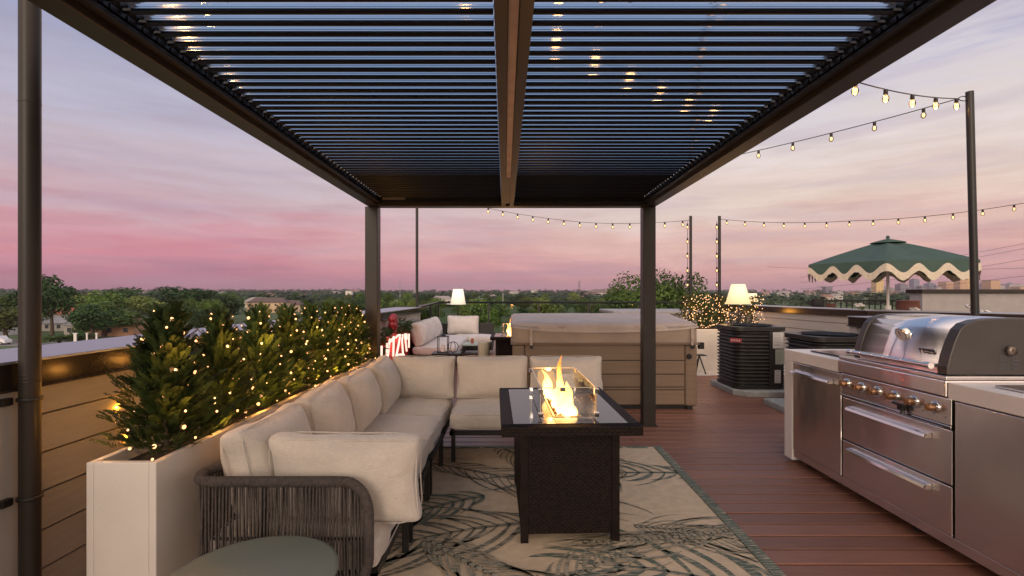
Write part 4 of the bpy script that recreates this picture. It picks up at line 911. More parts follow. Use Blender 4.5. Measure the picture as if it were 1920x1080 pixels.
def lamp(x, y, z0, ztop, rt_, rb, hsh, label, m_shade):
    t = thing('floor_lamp', label, 'lamp', (x, y, 0), 'lit floor lamps on the deck')
    m = MB(); m.tube([(0, 0, 0), (0, 0, ztop-.06)], .016, 10); m.build('stand', BLACK, t); m = MB(); m.lathe([(.15, 0), (.15, .015), (.02, .03)], n=28); m.build('base', BLACK, t)
    m = MB(); n = 36; vs = []
    for r_, z in ((rb, ztop-hsh), (rt_, ztop), (rt_-.006, ztop), (rb-.006, ztop-hsh)):
        for j in range(n): a = 2*math.pi*j/n; vs.append((r_*math.cos(a), r_*math.sin(a), z))
    m.add(vs, [(k*n+j, k*n+(j+1) % n, ((k+1) % 4)*n+(j+1) % n, ((k+1) % 4)*n+j) for k in range(4) for j in range(n)], True); m.build('lamp_shade', m_shade, t)
    m = MB(); m.ball((0, 0, ztop-hsh*.5), .03, 10, 8); m.build('light_bulb', emit('lamp_bulb', (1, .8, .45), 5), t)
    point(x, y, ztop-hsh*.5, 6, (1, .62, .24), .05)
    return t
lamp(P(859, 0, 12.9).x, 12.9, 0, P(0, 542, 12.9).z, .13, .2, .40, 'floor lamp with white shade behind the pale corner sofa', SHADEW)
lamp(P(1384, 0, 8.4).x, 8.4, 0, P(0, 533, 8.4).z, .11, .20, .335, 'floor lamp with large glowing yellow shade by the lit hedge', SHADE)
lamp(P(1410, 0, 11.8).x, 11.8, 0, P(0, 550, 11.8).z, .1, .14, .2, 'smaller glowing lamp half hidden behind the yellow shade', SHADE)
point(5.05, 11.5, .98, 9, (1, .42, .05), .1)
# lantern
ln_ = thing('lantern', 'black wire lantern on the low stand before the corner sofa', 'lantern', (P(831, 0, 8.6).x, 8.6, .42)); m = MB(); a = .085; h_ = .27
for sx in (-1, 1):
    for sy in (-1, 1): m.tube([(a*sx, a*sy, 0), (a*sx, a*sy, h_)], .007, 6)
for z in (0, h_): m.box(-a-.01, a+.01, -a-.01, a+.01, z, z+.012)
m.lathe([(.06, h_+.012), (.02, h_+.05)], n=12); m.tube([(.04*math.cos(R(k*15)), 0, h_+.05+.07*math.sin(R(k*15))) for k in range(13)], .005, 6, False); m.build('frame', BLACK, ln_)
m = MB(); m.lathe([(.03, .012), (.03, .13)], n=14); m.build('candle', WHITE2, ln_)
sd_ = thing('low_stand', 'low dark stand carrying the black lantern', 'stand', (P(836, 0, 8.6).x, 8.6, 0)); m = MB(); m.box(-.22, .26, -.2, .2, .395, .418); m.build('shelf', BLACK, sd_)
for sx in (-.2, .24):
    for sy in (-.18, .18): m = MB(); m.box(sx-.012, sx+.012, sy-.012, sy+.012, 0, .395); m.build('leg', BLACK, sd_)
m = MB(); m.tube([(P(850, 0, 8.6).x+.09*math.cos(R(k*20)), 8.55+.03*math.sin(R(k*40)), .515+.09*math.sin(R(k*20))) for k in range(19)], .006, 6, False)
m.tube([(P(850, 0, 8.6).x+.03*math.cos(R(k*20)), 8.55+.09*math.cos(R(k*20)), .515+.09*math.sin(R(k*20))) for k in range(19)], .005, 6, False); tag(m.build('wire_orb', BLACK), 'small round wire orb beside the black lantern', 'ornament')
ct = thing('coffee_table', 'low black table with pale top beyond the lantern', 'table', (P(886, 0, 10.5).x, 10.5, 0)); m = MB(); m.box(-.3, .3, -.3, .3, .36, .385); m.build('tabletop', mat('pale_top', (.3, .4, .36), .3), ct)
for sx in (-.28, .28):
    for sy in (-.28, .28): m = MB(); m.box(sx-.015, sx+.015, sy-.015, sy+.015, 0, .36); m.build('leg', BLACK, ct)
m = MB(); m.lathe([(.03, 0), (.035, .06), (.03, .1)], n=12); o = tag(m.build('candle', mat('red_candle', (.3, .08, .06), .5)), 'small reddish candle on the low black table', 'candle'); o.location = (P(886, 0, 10.5).x, 10.45, .387)
m = MB(); 
m.lathe([(.10, 0), (.105, .02), (.10, .25), (.105, .44), (.09, .45)], n=20); o = m.build('stump_stool', mat('pale_wood', (.42, .38, .27), .7, 0, .2, 6, .3, 20, (6, 6, 1))); o.location = (P(907, 0, 8.9).x, 8.9, 0); o.scale = (1, 1, 1.25); tag(o, 'pale wooden column stool between the corner sofa and second fire table', 'stool')
fire_table((.0, 8.95, 0), R(0), 'far fire pit table burning behind the left corner of the hot tub', .75, .9)
# ------------------------------------------------------------------ lit hedge planter right + rug
h2 = thing('hedge_planter', 'white trough planter holding the lit hedge beside the hot tub', 'planter', (3.9, 9.3, 0)); m = MB(); m.box(-.62, .75, -.22, .22, 0, .78); m.build('trough', WHITEP, h2, .01)
m = MB(); m.box(-.58, .71, -.18, .18, .781, .80); m.build('soil', mat('soil2', (.03, .022, .015), .95), h2)
hg = thing('hedge', 'dense boxy hedge covered in warm fairy lights', 'hedge', (3.9, 9.45, .78)); m = MB(); rnd = random.Random(9)
for i in range(1300):
    o = Vector((rnd.uniform(-.70, .72), rnd.uniform(-.22, .25), rnd.uniform(0, .6))); spray(m, o, Vector((rnd.uniform(-1, 1), rnd.uniform(-1, .4), rnd.uniform(-.1, 1))), rnd.uniform(.05, .1), rnd, .02)
m.build('foliage', leafmat('hedge_leaf', (.07, .075, .022), .5, 9, .2), hg)
fl = thing('fairy_lights', 'dense warm fairy lights over the boxy hedge', 'fairy lights', (3.9, 9.45, .78)); wp = []
rest = MB()
for i in range(330):
    p = Vector((rnd.uniform(-.74, .76), -.27+rnd.uniform(-.03, .05), rnd.uniform(.0, .64)))
    if i < 100:
        c = bpy.data.objects.new('bulb', BULB); col.objects.link(c); c.parent = fl; c.location = p; c.scale = (1.5,)*3; wp.append(p)
    else: rest.ball(p, .0066, 6, 4)
o = rest.build('bulb_cluster', WARM, fl); o['kind'] = 'stuff'
wp.sort(key=lambda p: p.z); m = MB(); m.tube(wp, .002, 3, False); m.build('wire', WIRE, fl)
for x in (-.5, 0, .5): point(3.9+x, 9.05, 1.1, 3.5, (1, .5, .15), .1)
r2 = thing('rug', 'white and dark patterned rug beyond the hot tub', 'rug', (3.6, 10.4, 0)); m = MB(); m.box(-1.0, 3.2, -1.75, 2.4, .002, .01); m.build('rug_base', mat('rug2', (.55, .52, .48), .95), r2)
m = MB(); rnd = random.Random(4)
for i in range(180):
    x, y, a = rnd.uniform(-.95, 3.1), rnd.uniform(-1.7, 2.3), rnd.uniform(0, 3); d = Vector((math.cos(a), math.sin(a)))*rnd.uniform(.05, .14); s = Vector((-d.y, d.x)).normalized()*.018
    z = .0106+i*.00001; m.add([(x, y, z), (x+d.x/2+s.x, y+d.y/2+s.y, z), (x+d.x, y+d.y, z), (x+d.x/2-s.x, y+d.y/2-s.y, z)], [(0, 1, 2, 3)])
m.build('pattern', INK, r2)
es = thing('plant_stand', 'spindly black folding stand between hot tub and white trough', 'stand', (P(1311, 0, 8.8).x, 8.8, 0)); m = MB()
for q in ((-.06, .1), (.1, -.05), (.0, .15)): m.tube([(0, 0, .34), (q[0], q[1], .012)], .012, 6)
m.build('legs', BLACK, es); m = MB(); m.box(-.1, .1, -.1, .1, .34, .355); m.build('seat', BLACK, es)
# dark roof panel beyond the tub
m = MB(); m.box(2.5, 4.75, 12.2, 14.2, .93, 1.0); m.box(2.6, 4.6, 12.35, 14.1, 0, .93); tag(m.build('storage_chest', mat('chest', (.30, .29, .29), .45), None, .01), 'flat grey-topped storage chest beyond the hot tub', 'chest')
# ------------------------------------------------------------------ umbrella
ux, uy = 6.82, 9.0; um = thing('patio_umbrella', 'dark green patio umbrella with scalloped cream fringe', 'umbrella', (ux, uy, 0))
Rb, zt_, zr = 1.34, 2.40, 1.97; NP = 6; NS = 16; RZ = R(52)
def upt(a, t):
    k = a/(2*math.pi)*NP; fr = k-math.floor(k); rad = Rb*math.cos(math.pi/NP)/math.cos((fr-.5)*2*math.pi/NP); z = zt_+(zr-zt_)*(t**1.15)-.03*math.sin(math.pi*t)*(math.sin(math.pi*fr))
    return (rad*t*math.cos(a+RZ), rad*t*math.sin(a+RZ), z)
m = MB(); NA = NP*NS; NT = 8; vs = []
for j in range(NT+1):
    for i in range(NA): vs.append(upt(2*math.pi*i/NA, max(.02, j/NT)))
m.add(vs, [(j*NA+i, j*NA+(i+1) % NA, (j+1)*NA+(i+1) % NA, (j+1)*NA+i) for j in range(NT) for i in range(NA)], True); cv = m.build('canopy', UMB, um)
# valance with scallops (three per panel) + fringe band following the scallops
m = MB(); mf = MB(); NF = NP*36; top = []; bot = []; fb = []
for i in range(NF):
    a = 2*math.pi*i/NF; p = Vector(upt(a, 1.0)); k = (i % 36)/36*3; s = .5+.5*math.cos(2*math.pi*k); dpt = .06+.15*(1-s)
    o2 = Vector((math.cos(a+RZ), math.sin(a+RZ), 0))*.006; top.append(p); bot.append(p+Vector((0, 0, -dpt))+o2); fb.append((p+Vector((0, 0, -dpt+.012))+o2*2.2, p+Vector((0, 0, -dpt-.10-.02*random.random()))+o2*(2.2+2*random.random())))
m.add(top+bot, [(i, (i+1) % NF, NF+(i+1) % NF, NF+i) for i in range(NF)], True); m.build('valance', UMB, um)
m = MB(); m.add([f[0] for f in fb]+[f[1] for f in fb], [(i, (i+1) % NF, NF+(i+1) % NF, NF+i) for i in range(NF)]); m.build('fringe', FRINGE, um)
m = MB(); m.lathe([(.02, zt_+.03), (.26, zt_-.035), (.27, zt_-.05)], n=24); m.lathe([(.02, zt_+.03), (.035, zt_+.06), (.01, zt_+.09)], n=12); m.build('vent_cap', UMB, um)
m = MB(); m.tube([(0, 0, 0), (0, 0, zt_)], .024, 12); m.tube([(0, 0, .9), (0, 0, 1.22)], .05, 12); m.build('pole', WHITE2, um)
for k in range(6):
    a = 2*math.pi*k/6+RZ; m = MB(); m.tube([(0, 0, zt_-.04), (Rb*.98*math.cos(a), Rb*.98*math.sin(a), zr-.015)], .009, 6); m.build('rib', WHITE2, um)
# neighbour terrace: black baluster railing, pot, stucco wall
nr = thing('baluster_railing', 'black baluster railing of the neighbouring terrace under the umbrella', 'railing', (8.6, 12.2, 0)); m = MB()
m.box(-1.1, 1.6, -.02, .02, 1.24, 1.28); m.box(-1.1, 1.6, -.015, .015, .55, .58)
for k in range(20): m.box(-1.08+k*.14, -1.06+k*.14, -.01, .01, .58, 1.24)
m.build('balusters', BLACK, nr); m = MB(); m.box(-1.2, -1.0, -.08, .08, 0, 1.3); m.build('newel', BLACK, nr)
m = MB(); m.lathe([(.1, 0), (.17, .08), (.22, .25), (.2, .38), (.22, .4), (.18, .41)], n=24); o = tag(m.build('terracotta_pot', TERRA), 'round terracotta pot by the umbrella pole', 'pot'); o.location = (P(1702, 0, 10.8).x, 10.8, .88)
m = MB(); m.box(8.3, 9.4, 10.5, 11.1, 0, .87); tag(m.build('ledge', STUCCO), 'stucco ledge under the terracotta pot', 'ledge')
m = MB(); m.lathe([(.07, 0), (.1, .1), (.11, .2)], n=16); o = tag(m.build('dark_pot', TERRA), 'small dark pot left of the umbrella pole', 'pot'); o.location = (P(1558, 0, 11.8).x, 11.8, 1.0); 
m = MB(); m.box(7.3, 7.9, 11.6, 12.0, 0, 1.0); tag(m.build('ledge', STUCCO), 'low ledge under the small dark pot', 'ledge')
sw = thing('stucco_wall', 'smooth grey stucco wall with dark coping at the right edge', 'wall', (12, 11, 0)); m = MB(); m.box(-2.9, 5, 0, .35, 0, 1.44); m.build('wall', STUCCO, sw)
m = MB(); m.box(-2.95, 5.05, -.06, .41, 1.442, 1.53); m.build('coping', FASCIA, sw, .01)
for i, (px, py, lab) in enumerate(((1820, 574, 'white flower beside the leaning pole'), (1848, 585, 'low white blossom right of the leaning pole'), (1612, 572, 'white blossom left of the umbrella pole'), (1715, 580, 'tiny white blossom below the terracotta pot'))):
    Yf = 8.9; t = thing('flower', lab, 'flower', P(px, py, Yf)); m = MB()
    for k in range(9): a = k*40; m.ball((.05*math.cos(R(a)), .05*math.sin(R(a)), .02*math.sin(a)), .035, 8, 5, .6)
    m.build('petals', WHITE2, t); m = MB(); m.tube([(0, 0, 0), (.0, .02, -.5)], .006, 5)
    for k in range(6): m.add([(0, 0, -.08*k-.05), (.05*math.cos(k*2), .05*math.sin(k*2), -.08*k-.02), (.09*math.cos(k*2), .09*math.sin(k*2), -.08*k-.07), (.04*math.cos(k*2), .05*math.sin(k*2), -.08*k-.09)], [(0, 1, 2, 3)])
    m.build('stem', LEAF_A, t)
# ------------------------------------------------------------------ terrain
GZ = -11.2
def hz(x, y):
    r = math.hypot(x, y); s = min(1, max(0, (r-500)/2600)); s = s*s*(3-2*s)
    k = noise.noise(Vector((x/900, y/900, 3)))*1.0+noise.noise(Vector((x/300, y/300, 7)))*.35
    az = x/max(r, 1)
    return GZ+s*(17+10*k-(5 if az > .3 else 0))
rs = [0, 30, 60, 100, 140, 190, 250, 330, 430, 550, 700, 900, 1150, 1400, 1700, 2000, 2350, 2700, 3100, 3600, 4300, 5500, 8000, 14000]; na = 240
m = MB(); vs = [(0, 0, GZ)]
for r in rs[1:]:
    for i in range(na): a = 2*math.pi*i/na; x, y = r*math.cos(a), r*math.sin(a); vs.append((x, y, hz(x, y) if r < 5000 else GZ-8))
fs = [(0, 1+i, 1+(i+1) % na) for i in range(na)]+[(1+k*na+i, 1+(k+1)*na+i, 1+(k+1)*na+(i+1) % na, 1+k*na+(i+1) % na) for k in range(len(rs)-2) for i in range(na)]
m.add(vs, fs, True); struct(m.build('ground', mat('ground_grass', (.075, .115, .035), .95, 0, .4, .02, 0)))
ROADM = mat('asphalt', (.22, .20, .19), .9, 0, .1, .5)
m = MB(); m.add([(-320, 118, GZ+.05), (-60, 118, GZ+.05), (-60, 136, GZ+.05), (-320, 136, GZ+.05)], [(0, 1, 2, 3)]); m.add([(-60, 300, GZ+.06), (10, 300, GZ+.06), (10, 308, GZ+.06), (-60, 308, GZ+.06)], [(0, 1, 2, 3)]); struct(m.build('road', ROADM))
m = MB(); m.add([(-330, 175, GZ+.06), (-90, 175, GZ+.06), (-90, 183, GZ+.06), (-330, 183, GZ+.06)], [(0, 1, 2, 3)]); struct(m.build('side_road', ROADM))
# ------------------------------------------------------------------ trees
def tree_proto(seed, mt, h=12, w=10, q=2600, leaf=.42):
    rnd = random.Random(seed); m = MB(); blobs = []
    for i in range(15):
        a = rnd.uniform(0, 6.28); rr_ = rnd.uniform(0, w*.34); z = h*rnd.uniform(.38, .86); blobs.append((Vector((rr_*math.cos(a), rr_*math.sin(a), z)), rnd.uniform(.13, .24)*w*(1.1-.3*(z/h))))
    blobs.append((Vector((0, 0, h*.62)), w*.3)); blobs.append((Vector((0, 0, h*.84)), w*.17))
    for i in range(q):
        c, r = rnd.choice(blobs); d = Vector((rnd.gauss(0, 1), rnd.gauss(0, 1), rnd.gauss(0, 1))).normalized(); p = c+d*r*rnd.uniform(.72, 1.08); p.z = max(p.z, h*.16)
        s = leaf*rnd.uniform(.6, 1.5); a = (d+Vector((rnd.uniform(-.9, .9), rnd.uniform(-.9, .9), rnd.uniform(-.5, 1)))).normalized(); u = a.cross(Vector((rnd.random(), rnd.random(), rnd.random()))).normalized()*s; v = a.cross(u).normalized()*s*.7
        m.add([p-u*.6, p-v*.6+u*.1, p+u*.6, p+v*.6], [(0, 1, 2, 3)])
    cr = m.build('crown', mt); t = MB(); t.tube([(0, 0, 0), (.1, 0, h*.3), (0, .1, h*.7)], [h*.028, h*.02, h*.006], 7)
    for k in range(5): a = k*1.3; t.tube([(0, 0, h*(.25+.06*k)), (w*.12*math.cos(a), w*.12*math.sin(a), h*(.42+.05*k)), (w*.26*math.cos(a), w*.26*math.sin(a), h*(.55+.04*k))], [h*.013, h*.008, h*.003], 5)
    tr = t.build('trunk', BARK); col.objects.unlink(cr); col.objects.unlink(tr)
    return cr.data, tr.data
TP = {'near': [tree_proto(16, LEAF_A, q=9000, leaf=.20), tree_proto(17, LEAF_A, q=9000, leaf=.20)], 'mid': [tree_proto(11, LEAF_A), tree_proto(12, LEAF_A)], 'dark': [tree_proto(13, LEAF_B), tree_proto(14, LEAF_B)], 'pale': [tree_proto(15, LEAF_C)]}
def tree(px, d, ytop, wpx, kind, label, group=None, base=None, X=None):
    X = (px-CX)/F*d if X is None else X; gz = hz(X, d) if base is None else base; zt = H+(HY-ytop)/F*d; h = zt-gz; w = wpx/F*d
    t = thing('tree', label, 'tree', (X, d, gz), group, random.uniform(0, 6.28))
    pr = random.choice(TP[kind])
    if group is None: w *= 1.35; h *= 1.07
    for nm, me in (('crown', pr[0]), ('trunk', pr[1])):
        o = bpy.data.objects.new(nm, me); col.objects.link(o); o.parent = t; o.scale = (w/10, w/10, h/12)
    return t
tree(98, 150, 521, 75, 'dark', 'tall dark broad tree rising above the horizon right of the left pole')
tree(52, 165, 534, 60, 'dark', 'dark tree partly hidden behind the thick left pole')
tree(22, 165, 552, 80, 'mid', 'mid green tree at the left frame edge above the road')
tree(12, 128, 577, 95, 'pale', 'pale green round willow-like tree beside the road at the left edge')
tree(150, 190, 552, 80, 'pale', 'pale tree right of the tall dark tree')
tree(190, 175, 547, 90, 'mid', 'green tree left of the cypress tops')
tree(225, 230, 541, 70, 'dark', 'dark treetop breaking the skyline left of the first cypress')
tree(195, 145, 570, 100, 'mid', 'spreading green tree above the orange roofs')
tree(262, 190, 556, 80, 'pale', 'bright green tree just left of the first cypress')
tree(330, 240, 540, 95, 'dark', 'broad dark treetop behind the first cypress')
tree(378, 230, 543, 80, 'dark', 'dark treetop between first and second cypress')
tree(330, 170, 568, 90, 'mid', 'green tree directly behind the first cypress tip')
tree(430, 300, 549, 60, 'mid', 'green treetop behind the second and third cypress')
tree(110, 122, 628, 70, 'mid', 'low bush-like green tree below the utility pole'); tree(150, 124, 622, 50, 'dark', 'low dark green bush by the white fence')
tree(175, 140, 595, 50, 'mid', 'small green tree between the orange roofs')
tree(1180, 46, 524, 170, 'near', 'leafy bright green tree left of the right pergola post'); tree(1243, 50, 518, 150, 'near', 'leafy bright green tree right of the right pergola post'); tree(1155, 52, 541, 80, 'near', 'small leafy treetop left of the bright green tree')
tree(1272, 54, 543, 70, 'near', 'small treetop left of the lit hedge')
rnd = random.Random(21)
for i in range(190):
    d = 130*math.exp(rnd.random()**.8*1.9); px = rnd.uniform(-60, 1345)
    if 440 < px < 620 and d < 330: continue
    if px < 60 and d < 200: continue
    if 470 < px < 560 and d < 420: continue
    if 75 < px < 120 and d < 220: continue
    hh = rnd.uniform(7, 12.2) if d < 260 else rnd.uniform(9, 14.5)
    kind = rnd.choice(['mid', 'mid', 'dark', 'dark', 'pale']); yt = HY+(H-(GZ+hh))*F/d
    LM = ((70, 'left of the thick pole'), (130, 'right of the thick pole'), (200, 'left of the first cypress'), (290, 'behind the first cypress'), (360, 'right of the first cypress'), (430, 'behind the second cypress'), (500, 'behind the third cypress'), (600, 'behind the fifth cypress'), (690, 'left of the left pergola post'), (780, 'between the left pergola post and the slim pole'), (850, 'left of the white lamp shade'), (920, 'right of the white lamp shade'), (1000, 'above the hot tub left corner'), (1080, 'left of the lattice tower'), (1150, 'right of the lattice tower'), (9999, 'near the right pergola post'))
    where = [b for a, b in LM if px < a][0]; far = 'low near' if d < 210 else 'middle distance' if d < 420 else 'far'
    nm = {'mid': 'mid green', 'dark': 'dark green', 'pale': 'pale green'}[kind]
    used = globals().setdefault('USED', set()); adj = [a for a in ('round', 'spreading', 'bushy', 'lopsided', 'leafy', 'full') if (far, nm, a, where) not in used]
    if not adj: continue
    aj = rnd.choice(adj); used.add((far, nm, aj, where))
    tree(px, d, yt, rnd.uniform(8, 15)*F/d, kind, f'{far} {nm} {aj} tree {where}', 'valley trees beyond the roof deck')
# far woods that read as one mass
m = MB(); rnd = random.Random(33)
for i in range(5200):
    d = 450*math.exp(rnd.random()*2.0); px = rnd.uniform(-150, 2050)
    if px > 1400 and rnd.random() < .6: continue
    x = (px-CX)/F*d; g = hz(x, d); r = rnd.uniform(4, 8)*(1+d/3500); c = Vector((x, d, g+r*.5))
    for k in range(16):
        dd = Vector((rnd.gauss(0, 1), rnd.gauss(0, 1)-.5, rnd.gauss(0, 1)+.3)).normalized(); p = c+dd*r*rnd.uniform(.7, 1); s = r*rnd.uniform(.25, .5); u = dd.cross(Vector((0, 0, 1))).normalized()*s; v = (dd+Vector((0, 0, .6))).cross(u).normalized()*s*.7
        m.add([p-u, p-v, p+u, p+v], [(0, 1, 2, 3)])
tag(m.build('distant_woods', leafmat('woods_leaf', (.042, .072, .026), .55, .02, .1)), 'distant wooded hills along the horizon', 'woods', kind='stuff')
# ------------------------------------------------------------------ houses, pole, van, billboards
GLS = mat('window_dark', (.05, .06, .08), .15)
def house(px, d, w, dp, h, wallc, roofc, label, rz=0, flat=False, base=None, win=3, storeys=1, rh=None):
    X = (px-CX)/F*d; g = hz(X, d) if base is None else base; t = thing('house', label, 'house', (X, d, g), 'houses in the valley', rz)
    wm = mat('house_wall', wallc, .8, 0, .08, .5); rm = mat('house_roof', roofc, .85, 0, .15, .8)
    m = MB(); m.box(-w/2, w/2, -dp/2, dp/2, 0, h); m.build('wall', wm, t)
    rh = rh or dp*.28; e = .5; m = MB()
    if flat: m.box(-w/2-.3, w/2+.3, -dp/2-.3, dp/2+.3, h+.01, h+.6)
    else: m.add([(-w/2-e, -dp/2-e, h), (w/2+e, -dp/2-e, h), (w/2+e, dp/2+e, h), (-w/2-e, dp/2+e, h), (-w/2+w*.15, 0, h+rh), (w/2-w*.15, 0, h+rh)], [(0, 1, 5, 4), (1, 2, 5), (2, 3, 4, 5), (3, 0, 4), (0, 3, 2, 1)])
    m.build('roof', rm, t)
    for s in range(storeys):
        for k in range(win):
            x = -w/2+w*(k+.5)/win; z = (h/storeys)*(s+.35); m = MB(); m.box(x-.6, x+.6, -dp/2-.06, -dp/2+.01, z, z+1.3); m.build('window', GLS, t)
    return t
house(223, 150, 13, 9, 3.2, (.45, .25, .16), (.36, .16, .11), 'low house with salmon tiled roof left of the first cypress', .15)
house(122, 185, 9, 7, 5.2, (.5, .42, .36), (.5, .15, .09), 'small house with bright orange roof below the tall dark tree', .1)
house(172, 152, 10, 8, 3.0, (.38, .35, .31), (.26, .25, .25), 'grey roofed bungalow between the orange roofed houses', -.1)
house(108, 170, 12, 8, 2.6, (.42, .40, .37), (.30, .30, .31), 'pale grey roofed shed by the utility pole', 0)
house(-4, 150, 8, 8, 5.5, (.6, .6, .62), (.2, .2, .22), 'white walled house cut by the left frame edge', 0)
house(505, 330, 24, 12, 6.5, (.62, .45, .28), (.13, .09, .08), 'two-storey cream building with dark roof behind the third cypress', .12, storeys=2, win=6)
house(545, 345, 16, 12, 4.5, (.62, .48, .34), (.13, .09, .08), 'cream wing with dark roof right of the two-storey building', .12, win=4)
house(490, 520, 26, 14, 7, (.6, .55, .5), (.5, .3, .24), 'pinkish flat building above the cream building', 0, True, win=5)
house(1130, 900, 60, 20, 12, (.6, .57, .53), (.2, .15, .13), 'white terraced houses on the ridge left of the leafy trees', 0, storeys=3, win=9)
house(1108, 880, 26, 16, 9, (.35, .25, .2), (.14, .1, .09), 'brown roofed house on the ridge', 0)
house(655, 600, 7, 7, 15, (.7, .64, .6), (.6, .55, .5), 'white tower-like building behind the cypress tips', 0, True, win=1, storeys=3)
rnd = random.Random(8)
hp_ = [house(-400, 400, 12, 8, 4, (.62, .58, .54), (.35, .30, .28), 'small pale house among the valley trees', .1), house(-420, 400, 10, 8, 4, (.5, .42, .36), (.3, .16, .12), 'small house with reddish roof among the valley trees', -.1)]
first = [True, True]; HS = []
for i in range(64):
    k = i % 2; d = rnd.uniform(330, 1900); px = rnd.uniform(60, 1300) if i < 34 else rnd.uniform(1425, 1900)
    o = hp_[k] if first[k] else copy_tree(hp_[k]); first[k] = False
    X = (px-CX)/F*d; o.location = (X, d, hz(X, d)+rnd.uniform(2, 5)); o.rotation_euler[2] = rnd.uniform(-.6, .6); HS.append(o); s = 1+d/1400; o.scale = (s, s, s*.9)
    side = 'below the city skyline' if i >= 34 else 'among the valley trees'
    LH = ((200, 'left of the first cypress'), (400, 'behind the first two cypresses'), (690, 'behind the row of cypresses'), (860, 'left of the white lamp shade'), (1000, 'right of the white lamp shade'), (1420, 'above the hot tub'), (1520, 'just right of the yellow lamp'), (1620, 'left of the umbrella pole'), (1720, 'right of the umbrella pole'), (9999, 'at the far right'))
    o['label'] = ('near ' if d < 700 else 'distant ' if d < 1300 else 'farthest ')+('pale house ' if k == 0 else 'red-roofed house ')+[b for a, b in LH if px < a][0]+' '+side; o['group'] = 'small houses '+side
seen_l = {}
for o in HS:       # a repeated label is dropped with its house, so every label stays unique
    if o['label'] in seen_l and o not in hp_:
        for c in [k for k in col.objects if k.parent == o]: bpy.data.objects.remove(c)
        bpy.data.objects.remove(o)
    else: seen_l[o['label']] = 1
ut = thing('utility_pole', 'grey wooden utility pole with crossarm and street light left of the cypresses', 'utility pole', ((88-CX)/F*205, 205, GZ)); m = MB(); m.tube([(0, 0, 0), (0, 0, 10.4)], .2, 8); m.build('post', mat('old_wood', (.5, .45, .42), .8), ut)
m = MB(); m.box(-2, 2, -.12, .12, 10.0, 10.25)
m.build('crossarm', mat('arm_wood', (.5, .45, .42), .8), ut); m = MB(); m.tube([(0, 0, 5.6), (-1.2, 0, 6.1), (-2.6, 0, 6.0)], .09, 6); m.box(-3.3, -2.5, -.2, .2, 5.85, 6.05); m.build('street_light_arm', CONC, ut)
for q in (-1.7, .7): m = MB(); m.lathe([(.22, 9.0), (.22, 9.9)], (q*.3, .3, 0), 8); m.build('transformer', CONC, ut)
# van
vn = thing('van', 'white van parked on the road at the left frame edge', 'van', ((-2-CX)/F*122, 122, GZ+.06)); m = MB(); VW = mat('van_white', (.75, .75, .78), .35, coat=.5)
m.prism([(-2.4, 0, .4), (-2.4, 0, 2.0), (-2.2, 0, 2.15), (.9, 0, 2.15), (1.5, 0, 1.45), (2.3, 0, 1.2), (2.4, 0, .45)], (0, -.95, 0), (0, .95, 0)); m.build('body', VW, vn, .06)
m = MB(); m.prism([(.35, 0, 1.4), (.35, 0, 1.95), (.85, 0, 1.95), (1.35, 0, 1.42)], (0, -.96, 0), (0, -.94, 0)); m.build('side_window', GLS, vn)
for x in (-1.5, 1.5):
    for y in (-.9, .9): m = MB(); m.lathe([(.33, -.1), (.36, -.05), (.36, .05), (.33, .1)], (x, y, .36), 18, 'y'); w_ = m.build('wheel', BLACK, vn); m = MB(); m.lathe([(.18, -.115), (.18, .115)], (x, y, .36), 14, 'y'); m.build('rim', CONC, w_)
for (px, w_) in ((141, 8), (163, 4), (181, 4)):
    X = (px-CX)/F*118; m = MB(); m.box(-w_*.04, w_*.04, -.1, .1, 0, 2.6); m.box(-w_*.07, w_*.07, -.14, .14, 2.55, 2.7); o = tag(m.build('garden_gate_pillar', WHITE2), {141: 'broad white pillar above the parapet cap', 163: 'narrow white pillar nearer the first cypress', 181: 'small white pillar closest to the first cypress'}[px], 'pillar'); o.location = (X, 118, hz(X, 118)+.5); 
bb = thing('billboard', 'blank cream billboard on two legs left of the slim dark pole', 'billboard', ((748-CX)/F*400, 400, hz(-90, 400))); m = MB(); zt2 = H+(HY-563)/F*400-hz(-90, 400); m.box(-3.9, 3.9, -.3, .3, zt2-3.6, zt2); m.build('panel', mat('billboard_face', (.75, .7, .6), .6), bb)
for x in (-2.5, 2.5): m = MB(); m.tube([(x, 0, 0), (x, 0, zt2-3.6)], .3, 6); m.build('leg', CONC, bb)
for (px, d, yt, lab) in ((750, 380, 527, 'tall thin mast above the billboard'), (943, 260, 549, 'thin pale utility pole beyond the second fire table'), (862, 500, 536, 'faint mast behind the white lamp shade')):
    X = (px-CX)/F*d; g = hz(X, d); m = MB(); m.tube([(0, 0, 0), (0, 0, H+(HY-yt)/F*d-g)], .22, 6); 
    if px == 943: m.box(-3, 3, -.1, .1, 4.5, 4.8)
    o = tag(m.build('utility_pole', CONC), lab, 'pole'); o.location = (X, d, g)
tw = thing('transmission_tower', 'lattice transmission tower on the skyline above the hot tub', 'tower', ((1086-CX)/F*900, 900, hz(120, 900))); m = MB(); ht_ = H+(HY-526)/F*900-hz(120, 900)
for sx in (-1, 1):
    for sy in (-1, 1): m.tube([(2.2*sx, 2.2*sy, 0), (.3*sx, .3*sy, ht_)], .22, 4)
for k in range(9):
    z0, z1 = ht_*k/9, ht_*(k+1)/9; w0, w1 = 2.2-1.9*k/9, 2.2-1.9*(k+1)/9; m.tube([(-w0, -w0, z0), (w1, -w1, z1)], .12, 4); m.tube([(w0, -w0, z0), (-w1, -w1, z1)], .12, 4)
for z in (.72, .84, .94): m.tube([(-3.2, 0, ht_*z), (3.2, 0, ht_*z)], .18, 4)
m.build('lattice', mat('tower_steel', (.2, .17, .17), .6), tw)
